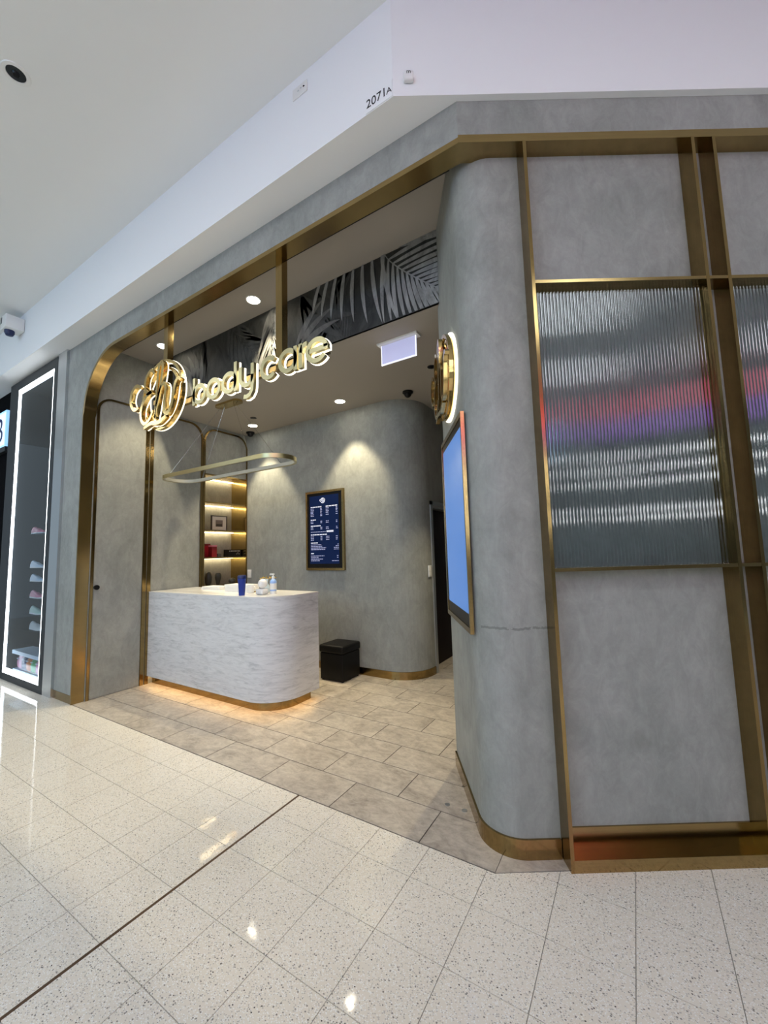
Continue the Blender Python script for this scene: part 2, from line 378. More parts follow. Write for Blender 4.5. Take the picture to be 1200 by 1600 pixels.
# ------------------------------------------------------------------ floors
mall_floor = struct(MB().box((-13, -9, -0.06), (8, 6, -0.004)).build('floor', 'grout'), 'speckled cream terrazzo tile floor of the mall walkway', 'floor')
TI, TX, TY, J = 0.2955, -0.9237, 0.0821, 0.0015
def in_view(cx, cy):
    q = px((cx, cy, 0))
    return q is not None and -30 < q[0] < 1230 and 900 < q[1] < 1630
def add_tile(pieces, name, mat, parent, thick=0.004):
    mb = MB()
    for p in pieces: mb.prism(p, flat_xy, -thick, 0.0)
    return mb.build(name, mat, parent)
whole = None; rest = MB(); n_tile = 0
for i in range(-42, 26):
    for j in range(-20, 31):
        x0, x1 = TX + i * TI + J, TX + (i + 1) * TI - J; y1, y0 = TY - j * TI - J, TY - (j + 1) * TI + J
        if i == -2: x1 = -1.236
        if i == -1: x0 = -1.222
        sq = [(x0, y0), (x1, y0), (x1, y1), (x0, y1)]
        if y0 > 0.0 and x1 < 0: continue
        lft = clip(clip(sq, 1, 0, 0.0), 0, 1, -0.003)
        rgt = clip(clip(sq, -1, 0, 0.0), -N2.x, -N2.y, -0.003)
        ps = [p for p in (lft, rgt) if area(p) > 1e-4]
        if not ps: continue
        if x0 < 0 < x1 and area(lft) + area(rgt) > area(sq) * 0.999: ps = [sq]
        cut = not (len(ps) == 1 and abs(area(ps[0]) - area(sq)) < 1e-6) or i in (-2, -1)
        cx, cy = (x0 + x1) / 2, (y0 + y1) / 2
        if in_view(cx, cy) and n_tile < 290:
            n_tile += 1
            if cut: add_tile(ps, 'tile', 'terrazzo', mall_floor)
            else:
                if whole is None:
                    h = TI / 2 - J; whole = MB().prism([(-h, -h), (h, -h), (h, h), (-h, h)], flat_xy, -0.004, 0.0).build('tile', 'terrazzo', mall_floor); o = whole
                else:
                    o = whole.copy(); COL.objects.link(o)
                o.parent = mall_floor; o.location = (cx, cy, 0)
        else:
            for p in ps: rest.prism(p, flat_xy, -0.004, 0.0)
rest.build('tile_field', 'terrazzo', mall_floor)['kind'] = 'stuff'
MB().box((-1.2355, -9, -0.004), (-1.2225, 0, 0.0008)).build('movement_joint_strip', 'joint_strip', mall_floor)

shop_floor = struct(MB().prism([(-4.6, 0.0), (0, 0), (0.5, 0.5 * D2.y / D2.x), (0.5, 4.7), (-4.6, 4.7)], flat_xy, -0.003, -0.0015).build('floor', 'shop_grout'),
                    'brown beige stone tile floor inside the shop', 'floor')
TW, TD, G = 0.5953, 0.285, 0.0030
for k in range(0, 16):
    off = -0.396 - 0.2885 * k
    for n in range(-16, 22):
        x0, x1 = off + n * TW + G, off + (n + 1) * TW - G; y0, y1 = k * TD + G, (k + 1) * TD - G
        if x1 < -4.45 or x0 > 0.1: continue
        p = clip(clip([(x0, y0), (x1, y0), (x1, y1), (x0, y1)], 1, 0, -0.0015 if k < 2 else 0.1), -1, 0, 4.45)
        p = clip(p, N2.x, N2.y, 0)
        if area(p) > 2e-4: MB().prism(p, flat_xy, -0.0015, 0.0012).build('tile', 'stone_tile', shop_floor)
e_ = S(0.5, 0.002, 0); f_ = S(0.5, 0.14, 0)
MB().prism([(0.0015, 0.002), (e_.x, e_.y), (f_.x, f_.y), (0.0015, 0.25)], flat_xy, -0.0015, 0.0012).build('tile', 'stone_tile', shop_floor)

# ------------------------------------------------------------------ outer shell: front wall, corner wall, bulkhead, ceilings
HZ, R_ARCH, JX = 3.745, 0.66, -4.425
arch = [(JX, 0.0)] + arc(JX + R_ARCH, HZ - R_ARCH, R_ARCH, 180, 90, 20)
poly = [(-4.87, 0.0)] + arch + [(0.0, HZ), (0.0, 3.98), (-4.87, 3.98)]
def front_wall(u, v, h):
    return (u - (0.2854 * h if u > -0.001 else 0), h, v)
struct(MB().prism(poly, front_wall, 0.0, 0.10).build('wall_front', 'plaster'), 'grey plastered front wall with an arched shop opening', 'wall')
# angled wall: header, recessed panel plane, rounded corner and inner return, one surface
path = [(3.2, 0.077)] + arc(0.19, 0.267, 0.19, 270, 180, 14) + [(0.0, 0.95)] + arc(0.09, 0.95, 0.09, 180, 90, 6) + [(0.34, 1.04)]
corner = MB().wall(path, 0.05, 0.0, 3.95, S)
corner.box((0.0, 0.0, HZ + 0.015), (3.2, 0.12, 3.98), S)
struct(corner.build('wall_corner', 'plaster_pillar'), 'grey plastered wall with a rounded corner beside the brass framed bays', 'wall')
bb = MB().wall([(0.343, 0.077)] + path[1:-8] + [(0.0, 0.95)], -0.012, 0.0, 0.092, S)
struct(bb.build('baseboard_corner', 'brass_v'), 'brass baseboard curving round the foot of the grey corner wall', 'baseboard')
# brass frame of the front opening, mitred at the corner and carried on over the bays
tr = MB(); IN = 0.034
outer = [(JX, 0.0)] + arc(JX + R_ARCH, HZ - R_ARCH, R_ARCH, 180, 90, 24) + [(0.0, HZ)]
inner = [(JX + IN * 0.5, 0.0)] + arc(JX + R_ARCH, HZ - R_ARCH, R_ARCH - IN, 180, 90, 24) + [(0.0, HZ - IN)]
inner[1] = (JX + IN * 0.5, HZ - R_ARCH); inner[0] = (JX + IN * 0.5, 0.0)
n = len(outer); vs = []
for h in (-0.014, 0.105):
    for pl in (outer, inner):
        for k, (u, v) in enumerate(pl): vs.append(((-0.2854 * h) if k == n - 1 else u, h, v))
fs = []
for i in range(n - 1):
    a, b, c, d = i, n + i, 2 * n + i, 3 * n + i
    fs += [(a, a + 1, b + 1, b), (c, d, d + 1, c + 1), (a, c, c + 1, a + 1), (b, b + 1, d + 1, d)]
tr.add(vs, fs, True)
for t0, t1 in ((-0.016, 0.105),):
    q = [Vector((-0.2854 * t0, t0, HZ - IN)), S(3.2, t0, HZ - IN), S(3.2, t1, HZ - IN), Vector((-0.2854 * t1, t1, HZ - IN))]
    tr.hexa(q + [p + Vector((0, 0, IN + 0.012)) for p in q])
t1_ = struct(tr.build('trim_1', 'brass'), 'wide brass frame lining the arched shop opening and header', 'trim')
MB().box((JX + R_ARCH - 0.1, 0.105, HZ - IN), (-0.10, 0.113, 3.951)).build('shadow_gap', 'black', t1_)
struct(MB().box((-4.87, -0.004, 0), (JX, 0.0, 0.085)).build('baseboard_front', 'brass_v'), 'dull brass baseboard under the narrow grey front pier', 'baseboard')
# white bulkhead folding round the corner, with its soffit
fx = (-0.849 * 0.215 + 0.034) / 0.529
B1 = Vector((-13, -0.215, 0)); B2 = Vector((fx, -0.215, 0)); B3 = S(6, -0.034, 0); B4 = S(6, 0.3, 0); B5 = Vector((-13, 0.3, 0)); B4b = Vector((-0.08, 0.3, 0))
bk = MB(); ring = [B1, B2, B3, B4, B4b, B5]
bk.add([p + Vector((0, 0, 3.98)) for p in ring] + [p + Vector((0, 0, 4.6)) for p in ring],
       [(0, 1, 4, 5), (1, 2, 3, 4), (0, 6, 7, 1), (1, 7, 8, 2)])
struct(bk.build('wall_bulkhead', 'white_paint'), 'white painted bulkhead folding round the corner above the shopfront', 'wall')
struct(MB().box((-13, -9, 4.6), (8, 6, 4.7)).build('ceiling', 'ceiling_paint'), 'plain white mall walkway ceiling', 'ceiling')
struct(MB().prism([(-4.6, 0.1), (-0.03, 0.1), (0.36, 0.343), (0.36, 0.80), (-4.6, 0.80)], flat_xy, 3.952, 3.97).build('ceiling', 'shop_ceiling'), 'raised taupe ceiling strip just inside the shop front', 'ceiling')
struct(MB().prism([(-4.9, 0.742), (0.62, 0.742), (0.62, 4.8), (-4.9, 4.8)], flat_xy, 3.36, 3.42).build('ceiling', 'shop_ceiling'), 'lower taupe ceiling over the shop counter', 'ceiling')

# ------------------------------------------------------------------ inner walls
LX = -4.40
NY0, NY1, NZ0, NZ1 = 1.475, 2.2, 1.045, 2.66
wl = MB()
wl.box((LX - 0.02, 0.105, 0), (LX, NY0, 3.96)); wl.box((LX - 0.02, NY0, 0), (LX, NY1, NZ0)); wl.box((LX - 0.02, NY0, NZ1), (LX, NY1, 3.37))
struct(wl.build('wall_left', 'plaster'), 'grey plastered side wall behind the counter end, left of the shop', 'wall')
bp = [(-4.9, 2.2)] + [(-1.9, 2.2)] + arc(-1.9, 2.6, 0.4, 270, 360, 14)[1:] + [(-1.5, 2.66)]
wb = MB().wall(bp, -0.02, 0.0, 3.365)
wb.box((-1.52, 2.66, 2.10), (-1.5, 3.6, 3.365)); wb.box((-1.52, 3.6, 0), (-1.5, 4.7, 3.365))
struct(wb.build('wall_back', 'plaster'), 'grey plastered back wall rounding into the doorway', 'wall')
struct(MB().box((-4.9, 4.7, 0), (1.2, 4.75, 3.37)).box((0.62, 0.95, 0), (0.66, 4.7, 3.37)).build('wall_rear', 'plaster'), 'grey rear corridor wall behind the shop', 'wall')
b2 = [(-2.35, 2.2), (-1.9, 2.2)] + arc(-1.9, 2.6, 0.4, 270, 360, 14)[1:] + [(-1.5, 2.63)]
struct(MB().wall([(-4.38, 2.2)] + b2, 0.012, 0.0, 0.09).build('baseboard_back', 'brass_v'), 'brass baseboard along the rounded back wall', 'baseboard')
# doorway at the back
d1 = MB().box((-1.655, 2.72, 0), (-1.625, 3.58, 2.03)).build('door_1', 'door_brown')
struct(d1, 'dark brown door recessed in the doorway at the back', 'door')
fr = MB().box((-1.64, 2.70, 0), (-1.52, 2.72, 2.05)).box((-1.64, 3.58, 0), (-1.52, 3.60, 2.05)).box((-1.64, 2.70, 2.03), (-1.52, 3.60, 2.06)).build('door_frame', 'aluminium', d1)
MB().box((-1.52, 2.64, 0), (-1.485, 2.70, 2.11)).box((-1.52, 2.64, 2.06), (-1.485, 3.6, 2.11)).build('architrave', 'aluminium', d1)

# mural on the step between the two ceilings
MY, MZ0, MZ1, MX0, MX1 = 0.74, 3.36, 3.952, -4.40, -0.44
mural = thing('wall_mural', 'dark palm leaf wallpaper mural on the ceiling step behind the sign', 'mural', (-2.4, MY, MZ0))
MB().box((MX0, MY, MZ0), (MX1, MY + 0.02, MZ1)).build('backing', 'mural_base', mural)
layer = [0]
def leaf_poly(p, ang, ln, wd, bend=0.0, m=9):
    L, Rr = [], []; x, z, a = p[0], p[1], ang
    for i in range(m + 1):
        t = i / m; wv = wd * (math.sin(math.pi * min(1, t * 0.93 + 0.07)) ** 0.7) * (1 - 0.35 * t)
        L.append((x - math.sin(a) * wv, z + math.cos(a) * wv)); Rr.append((x + math.sin(a) * wv, z - math.cos(a) * wv))
        x += math.cos(a) * ln / m; z += math.sin(a) * ln / m; a += bend / m
    return L + Rr[::-1]
def print_leaves(polys, mat, name='printed_frond'):
    layer[0] += 1; y = MY - 0.0006 * layer[0]; mb = MB(); k = 0
    for p in polys:
        p = clip(clip(clip(clip(p, 1, 0, MX1), -1, 0, -MX0 - 0.02), 0, 1, MZ1), 0, -1, -MZ0)
        if area(p) < 1e-5: continue
        k += 1; mb.prism(p, flat_xz, y, y + 0.0005)
    if k: mb.build(name, mat, mural)
def frond(base, ang, ln, bend, n, leaf_len, wd, spread, mat, sides=(1, -1), droop=0.0, rach=0.006):
    polys = []; x, z, a = base[0], base[1], ang; pts = [(x, z, a)]
    for i in range(n):
        x += math.cos(a) * ln / n; z += math.sin(a) * ln / n; a += bend / n; pts.append((x, z, a))
    for i, (x, z, a) in enumerate(pts):
        t = i / n; l = leaf_len * (0.55 + 0.45 * math.sin(math.pi * (0.15 + 0.8 * t)))
        for s in sides:
            polys.append(leaf_poly((x, z), a + s * spread * (1 - 0.25 * t) + rnd.uniform(-.05, .05), l * rnd.uniform(.85, 1.1), wd, -s * 0.35 + droop))
    polys.append([(p[0] - math.sin(p[2]) * rach, p[1] + math.cos(p[2]) * rach) for p in pts] + [(p[0] + math.sin(p[2]) * rach, p[1] - math.cos(p[2]) * rach) for p in pts][::-1])
    print_leaves(polys, mat)
R = math.radians
frond((-4.1, 3.3), R(70), 0.7, 0.5, 8, 0.55, 0.030, 0.6, 'leaf_dim')
frond((-3.3, 3.25), R(115), 0.8, -0.6, 9, 0.50, 0.030, 0.6, 'leaf_dim')
frond((-2.9, 4.0), R(-60), 0.7, 0.6, 9, 0.5, 0.028, 0.7, 'leaf_dim')
frond((-1.75, 3.2), R(80), 0.85, -0.5, 10, 0.55, 0.032, 0.55, 'leaf_dim')
frond((-1.35, 3.2), R(100), 0.8, 0.4, 12, 0.35, 0.012, 0.5, 'leaf_dim')
print_leaves([leaf_poly((-3.55, 3.30), R(80 + 14 * k), 0.60 - 0.03 * abs(k), 0.055, 0.9) for k in (-2, -1, 0, 1)], 'leaf_mid', 'printed_leaf')
print_leaves([leaf_poly((-4.15, 3.3), R(60 + 22 * k), 0.5, 0.05, -0.8) for k in (-1, 0, 1)], 'leaf_dim', 'printed_leaf')
frond((-2.22, 3.98), R(-97), 0.75, 0.12, 11, 0.52, 0.030, 0.62, 'leaf_mid')
frond((-2.20, 3.98), R(-97), 0.70, 0.10, 8, 0.42, 0.036, 0.55, 'leaf_lit', (1,))
print_leaves([leaf_poly((-1.85, 3.92), R(-100 + 17 * k), 0.75, 0.055, 0.7) for k in range(4)], 'leaf_dim', 'printed_leaf')
print_leaves([leaf_poly((-1.95, 3.35), R(40 + 16 * k), 0.60, 0.04, -0.8) for k in range(3)], 'leaf_mid', 'printed_leaf')
# the pale frond at the end by the corner wall
pts = [(-1.62 + 0.095 * k, 3.98) for k in range(8)]
print_leaves([leaf_poly((x, z), R(-118 + 4.5 * k), 0.30 + 0.055 * k, 0.024, 0.35) for k, (x, z) in enumerate(pts)], 'leaf_lit', 'printed_leaf')
rpts = [(-0.93 + 0.49 * (k / 12), 3.955 - 0.50 * (k / 12) ** 0.80) for k in range(13)]
print_leaves([leaf_poly(p, R(-99 + 3.2 * k), 0.62 - 0.025 * k, 0.021, 0.30) for k, p in enumerate(rpts)], 'leaf_lit', 'printed_leaf')
print_leaves([leaf_poly(p, R(10 - 1.5 * k), 0.55, 0.021, -0.18) for k, p in enumerate(rpts)], 'leaf_lit', 'printed_leaf')
print_leaves([leaf_poly((-0.85, 3.97), R(-8), 0.5, 0.02, -0.1), leaf_poly((-0.80, 4.0), R(-9), 0.5, 0.02, -0.1)], 'leaf_lit', 'printed_leaf')
print_leaves([[(p[0], p[1] + 0.007) for p in rpts] + [(p[0], p[1] - 0.007) for p in rpts][::-1]], 'leaf_lit', 'printed_stem')

# brass trims and arched panels on the side wall
def arch_frame(idx, y0, y1, ztop, r, wl_, wr_, label, zb=0.0):
    o = [(y0, zb)] + [(y0, ztop - r)] + arc(y0 + r, ztop - r, r, 180, 90, 10)[1:] + arc(y1 - r, ztop - r, r, 90, 0, 10) + [(y1, zb)]
    ri = max(0.02, r - 0.022)
    i_ = [(y0 + wl_, zb), (y0 + wl_, ztop - r)] + arc(y0 + r, ztop - r, r, 180, 90, 10)[1:] + arc(y1 - r, ztop - r, r, 90, 0, 10) + [(y1 - wr_, zb)]
    m = len(o); c0 = [(y0 + r, ztop - r), (y1 - r, ztop - r)]
    ii = []
    for k, (a, b) in enumerate(o):
        if k == 0: ii.append((y0 + wl_, zb))
        elif k == m - 1: ii.append((y1 - wr_, zb))
        else:
            left = k <= 11; c = c0[0] if left else c0[1]
            wd = wl_ if left else wr_
            sx = (r - wd) / r; sz = (r - 0.022) / r
            ii.append((c[0] + (a - c[0]) * sx, c[1] + (b - c[1]) * sz))
    vs = [(x, a, b) for x in (LX, LX + 0.014) for pl in (o, ii) for a, b in pl]; fs = []
    for k in range(m - 1):
        a, b, c, d = k, m + k, 2 * m + k, 3 * m + k
        fs += [(c, c + 1, d + 1, d), (a, a + 1, c + 1, c), (b, d, d + 1, b + 1)]
    return struct(MB().add(vs, fs, False).build('trim_%d' % idx, 'brass_v'), label, 'trim')
arch_frame(2, 0.112, 0.700, 3.345, 0.16, 0.026, 0.042, 'brass arch trim framing the hidden panel door')
arch_frame(3, 0.712, 1.438, 3.335, 0.20, 0.042, 0.030, 'brass arch trim framing the grey panel behind the counter')
arch_frame(4, 1.444, 2.199, 3.320, 0.20, 0.030, 0.020, 'brass arch trim framing the lit shelf niche')
pan = [(0.145, 0.012), (0.145, 3.185)] + arc(0.272, 3.185, 0.127, 180, 90, 8)[1:] + arc(0.530, 3.195, 0.12, 90, 0, 8) + [(0.652, 0.012)]
d2 = MB().prism(pan, lambda u, v, h: (h, u, v), LX, LX + 0.006).build('door_2', 'plaster')
struct(d2, 'grey plastered hidden door panel with a round black pull', 'door')
hp = MB(); hc = [(math.cos(a) * 0.026, math.sin(a) * 0.026) for a in [2 * math.pi * k / 20 for k in range(20)]]
hp.prism(hc, lambda u, v, h: (h, 0.172 + u, 1.187 + v), LX + 0.006, LX + 0.03).build('door_pull', 'black', d2)

# ------------------------------------------------------------------ lit shelf niche
ni = thing('shelf_niche', 'lit wall niche with brass sides and four tiers behind the counter', 'shelves', (-4.58, 1.84, NZ0))
BX = -4.755
MB().box((BX - 0.01, NY0, NZ0), (BX, NY1 - 0.001, NZ1)).build('back_panel', 'plaster', ni)
MB().box((BX, NY1 - 0.008, NZ0), (LX, NY1 - 0.001, NZ1)).build('side_panel', 'brass_bright', ni)
MB().box((BX, NY0, NZ0), (LX, NY0 + 0.006, NZ1)).build('side_panel', 'brass_v', ni)
for z in (NZ0, 1.455, 1.843, 2.240, NZ1 - 0.02):
    sh = MB().box((BX, NY0 + 0.006, z), (LX - 0.004, NY1 - 0.008, z + 0.020)).build('shelf', 'brass', ni)
    if z > NZ0: MB().box((BX + 0.012, NY0 + 0.02, z - 0.005), (BX + 0.062, NY1 - 0.02, z)).build('led_strip', 'led_warm', sh)
def vase(c, prof, label, name='vase'):
    return tag(MB().lathe(prof, c, 20).build(name, 'vase_dark'), label, 'vase')
Z1 = NZ0 + 0.0205
vase((-4.58, 1.675, Z1), [(0.030, 0), (0.045, 0.05), (0.050, 0.12), (0.042, 0.17), (0.030, 0.195), (0.022, 0.20)], 'taller dark ribbed vase at the end of the bottom niche tier')
vase((-4.58, 1.835, Z1), [(0.022, 0), (0.030, 0.05), (0.046, 0.11), (0.046, 0.15), (0.030, 0.178), (0.020, 0.18)], 'dark vase with a narrow foot in the bottom niche tier')
vase((-4.57, 2.075, Z1), [(0.030, 0), (0.052, 0.025), (0.056, 0.05), (0.040, 0.078), (0.015, 0.088)], 'low round dark vase in the bottom niche tier', 'bowl_vase')
Z2 = 1.4755
b_ = thing('gift_box', 'taller bright red box on the second niche tier', 'box', (-4.60, 1.655, Z2)); MB().box((-4.65, 1.615, Z2), (-4.58, 1.70, Z2 + 0.19)).build('body', 'red_card', b_)
MB().box((-4.652, 1.613, Z2 + 0.165), (-4.578, 1.702, Z2 + 0.193)).build('lid', 'red_dark', b_)
b_ = thing('gift_box', 'shorter dark red box with pale lid on the second niche tier', 'box', (-4.53, 1.71, Z2)); MB().box((-4.57, 1.665, Z2), (-4.49, 1.745, Z2 + 0.165)).build('body', 'red_dark', b_)
MB().box((-4.572, 1.663, Z2 + 0.15), (-4.488, 1.747, Z2 + 0.17)).build('lid', 'pink', b_)
tag(MB().rbox((-4.57, 1.77, Z2), (-4.50, 1.83, Z2 + 0.05), 0.006).build('small_box', 'pic_dark'), 'tiny dark box beside the red boxes in the niche', 'box')
b_ = thing('product_box', 'wide black printed box on the second niche tier', 'box', (-4.56, 2.07, Z2)); MB().box((-4.62, 1.955, Z2), (-4.50, 2.175, Z2 + 0.105)).build('body', 'black', b_)
pr = MB()
for k in range(7): pr.box((-4.4995, 1.965 + 0.029 * k, Z2 + 0.078), (-4.4990, 1.980 + 0.029 * k + 0.006 * (k % 2), Z2 + 0.088))
for k in range(3): pr.box((-4.4995, 2.09 + 0.022 * k, Z2 + 0.035 + 0.015 * (k % 2)), (-4.4990, 2.102 + 0.022 * k, Z2 + 0.041 + 0.015 * (k % 2)))
pr.build('print', 'paper', b_)['kind'] = 'stuff'
Z3 = 1.8635
p_ = thing('picture_frame', 'small dark framed picture with wide white mat in the niche', 'picture', (-4.64, 1.88, Z3))
def pf(y0, y1, z0, z1, x0, x1, nm, mt): return MB().box((x0, y0, Z3 + z0), (x1, y1, Z3 + z1)).build(nm, mt, p_)
f_ = MB()
for a in (((-4.66, 1.755), (0, 0.012), 0.25), ((-4.66, 2.013), (0, 0.012), 0.25)): f_.box((-4.66, a[0][1], Z3), (-4.635, a[0][1] + 0.012, Z3 + 0.23))
f_.box((-4.66, 1.767, Z3), (-4.635, 2.013, Z3 + 0.012)).box((-4.66, 1.767, Z3 + 0.218), (-4.635, 2.013, Z3 + 0.23)); f_.build('frame', 'pic_dark', p_)
pf(1.767, 2.013, 0.012, 0.218, -4.655, -4.645, 'mat_board', 'paper'); pf(1.83, 1.95, 0.065, 0.165, -4.645, -4.643, 'picture', 'pic_mid')
pf(1.84, 1.94, 0.07, 0.105, -4.643, -4.6425, 'picture_detail', 'pic_dark')

# ------------------------------------------------------------------ reception counter and what stands on it
CT, CB = 1.087, 0.095
def cplan(i, r=0.36): 
    x0, x1, y0, y1 = -4.385, -2.24 - i, 0.74 + i, 1.36 - i
    r = max(0.03, r - i)
    return [(x0, y1), (x0, y0)] + arc(x1 - r, y0 + r, r, 270, 360, 16) + [(x1, y1)]
ct = thing('reception_counter', 'grey veined marble reception counter with rounded corner and glowing base', 'counter', (-3.3, 1.05, 0))
MB().prism(cplan(0.0), flat_xy, CB, CT - 0.012, True).build('body', 'marble', ct)
MB().prism(cplan(-0.002), flat_xy, CT - 0.012, CT, True).build('countertop', 'marble_top', ct)
MB().prism(cplan(0.062), flat_xy, 0.001, CB, True).build('kick_plate', 'brass_v', ct)
led = MB(); a_, b_2 = cplan(0.022)[1:], cplan(0.042)[1:]; m = len(a_)
vs = [(p[0], p[1], z) for z in (CB - 0.004, CB) for pl in (a_, b_2) for p in pl]; fs = []
for k in range(m - 1): fs += [(k, k + 1, m + k + 1, m + k), (k, 2 * m + k, 2 * m + k + 1, k + 1), (m + k, m + k + 1, 3 * m + k + 1, 3 * m + k)]
led.add(vs, fs, False); led.build('led_strip', 'led_kick', ct)
ZC = CT + 0.0004
t_ = thing('tumbler', 'tall royal blue insulated tumbler on the counter', 'tumbler', (-2.767, 0.80, ZC))
MB().lathe([(0.030, 0), (0.031, 0.02), (0.037, 0.12), (0.043, 0.165), (0.043, 0.17)], (-2.767, 0.80, ZC), 24).build('body', 'blue_plastic', t_)
MB().lathe([(0.044, 0), (0.044, 0.022), (0.036, 0.034), (0.014, 0.036)], (-2.767, 0.80, ZC + 0.17), 24).build('lid', 'blue_dark', t_)
t_ = thing('pump_bottle', 'white and pale blue pump bottle at the counter corner', 'bottle', (-2.563, 1.03, ZC))
MB().lathe([(0.033, 0), (0.035, 0.01), (0.035, 0.108)], (-2.563, 1.03, ZC), 20).build('label_wrap', 'white_plastic', t_)
MB().lathe([(0.0345, 0.108), (0.0345, 0.128), (0.024, 0.143), (0.014, 0.15)], (-2.563, 1.03, ZC), 20).build('body', 'blue_pale', t_)
MB().lathe([(0.014, 0.15), (0.014, 0.178), (0.006, 0.181), (0.006, 0.197)], (-2.563, 1.03, ZC), 16).box((-2.607, 1.022, ZC + 0.195), (-2.550, 1.038, ZC + 0.206)).build('pump', 'white_plastic', t_)
MB().lathe([(0.0354, 0.030), (0.0354, 0.045)], (-2.563, 1.03, ZC), 20).build('print_band', 'blue_pale', t_)
t_ = thing('diffuser', 'white ceramic diffuser with round globe on the counter', 'diffuser', (-2.63, 0.93, ZC))
MB().rbox((-2.685, 0.895, ZC), (-2.575, 0.985, ZC + 0.060), 0.02).build('base', 'white_ceramic', t_)
MB().lathe([(0.012, 0.0)] + [(0.048 * math.sin(math.pi * k / 12), 0.048 - 0.048 * math.cos(math.pi * k / 12)) for k in range(2, 12)] + [(0.006, 0.096)], (-2.62, 0.94, ZC + 0.062), 24).build('globe', 'white_ceramic', t_)
MB().lathe([(0.016, 0), (0.016, 0.012)], (-2.685, 0.905, ZC + 0.025), 12).build('knob', 'gold', t_)
t_ = thing('bud_vase', 'pale glass bud vase with a gold twig behind the diffuser', 'vase', (-2.74, 1.10, ZC))
MB().lathe([(0.025, 0), (0.035, 0.03), (0.030, 0.07), (0.014, 0.10), (0.020, 0.145)], (-2.74, 1.10, ZC), 16).build('body', 'ice', t_)
tw = MB().tube([(-2.83, 1.09, ZC + 0.150), (-2.78, 1.10, ZC + 0.158), (-2.72, 1.105, ZC + 0.150), (-2.66, 1.11, ZC + 0.162), (-2.60, 1.11, ZC + 0.160)], 0.004, 6)
for k, (xx, zz) in enumerate(((-2.79, .163), (-2.74, .166), (-2.69, .165))):
    tw.lathe([(0.002, 0), (0.010, 0.006), (0.010, 0.012), (0.002, 0.018)], (xx, 1.10, ZC + zz - 0.01), 10)
tw.tube([(-2.74, 1.10, ZC + 0.10), (-2.74, 1.10, ZC + 0.155)], 0.004, 6); tw.build('twig', 'gold', t_)
t_ = thing('cup', 'plain white cup behind the blue tumbler', 'cup', (-2.89, 1.02, ZC))
MB().lathe([(0.032, 0), (0.036, 0.01), (0.038, 0.085), (0.034, 0.085), (0.030, 0.012)], (-2.89, 1.02, ZC), 20).build('body', 'white_ceramic', t_)
MB().tube([(-2.852, 1.02, ZC + 0.07), (-2.828, 1.02, ZC + 0.065), (-2.822, 1.02, ZC + 0.045), (-2.832, 1.02, ZC + 0.028), (-2.853, 1.02, ZC + 0.022)], 0.005, 6).build('handle', 'white_ceramic', t_)
t_ = thing('card_box', 'white card box lying flat on the counter back', 'box', (-3.14, 1.18, ZC))
MB().box((-3.36, 1.04, ZC), (-2.97, 1.20, ZC + 0.070)).build('body', 'paper', t_); MB().box((-3.363, 1.037, ZC + 0.05), (-2.967, 1.203, ZC + 0.078)).build('lid', 'white_plastic', t_)
t_ = thing('brochure_stack', 'low stack of cream paper near the wall on the counter', 'paper', (-3.75, 1.22, ZC))
for k in range(3): MB().box((-3.95 + 0.01 * k, 1.14, ZC + 0.012 * k), (-3.58 - 0.008 * k, 1.30, ZC + 0.012 * k + 0.0115)).build('sheet', 'paper', t_)

# wall sockets and switches
def plate(name, label, a, b, parts):
    t = thing(name, label, 'socket' if 'socket' in name else 'switch', ((a[0] + b[0]) / 2, (a[1] + b[1]) / 2, a[2]))
    MB().rbox(a, b, 0.003).build('plate', 'white_plastic', t)
    for nm, p, q, mt in parts: MB().box(p, q).build(nm, mt, t)
plate('wall_socket', 'white double socket on the back wall beside the niche', (-4.365, 2.188, 1.15), (-4.285, 2.199, 1.27),
      [('outlet', (-4.35, 2.185, 1.22), (-4.30, 2.188, 1.255), 'paper'), ('outlet', (-4.35, 2.185, 1.165), (-4.30, 2.188, 1.20), 'paper')])
plate('light_switch', 'white switch plate on the wall beside the back doorway', (-1.499, 2.525, 1.165), (-1.488, 2.605, 1.305),
      [('rocker', (-1.488, 2.54, 1.24), (-1.485, 2.56, 1.29), 'paper'), ('rocker', (-1.488, 2.57, 1.24), (-1.485, 2.59, 1.29), 'paper'), ('rocker', (-1.488, 2.54, 1.18), (-1.485, 2.56, 1.225), 'paper'), ('rocker', (-1.488, 2.57, 1.18), (-1.485, 2.59, 1.225), 'paper')])

# menu screen
ms = thing('menu_screen', 'navy price list screen in a brass frame on the back wall', 'screen', (-2.825, 2.19, 1.265))
X0, X1, ZA, ZB = -3.15, -2.50, 1.265, 2.328
fm = MB()
for a, b in (((X0, 2.165, ZA), (X0 + 0.03, 2.199, ZB)), ((X1 - 0.03, 2.165, ZA), (X1, 2.199, ZB)), ((X0 + 0.03, 2.165, ZA), (X1 - 0.03, 2.199, ZA + 0.03)), ((X0 + 0.03, 2.165, ZB - 0.03), (X1 - 0.03, 2.199, ZB))): fm.box(a, b)
fm.build('frame', 'brass', ms)
MB().box((X0 + 0.03, 2.175, ZA + 0.03), (X1 - 0.03, 2.195, ZB - 0.03)).build('bezel', 'black_gloss', ms)
sx0, sx1, sz0, sz1 = X0 + 0.065, X1 - 0.085, ZA + 0.085, ZB - 0.065
MB().box((sx0, 2.173, sz0), (sx1, 2.175, sz1)).build('display', 'screen_navy', ms)
tx = MB(); td = MB()
def bar(mb, u0, u1, v, h): mb.box((sx0 + u0 * (sx1 - sx0), 2.1722, sz0 + v * (sz1 - sz0) - h / 2), (sx0 + u1 * (sx1 - sx0), 2.1730, sz0 + v * (sz1 - sz0) + h / 2))
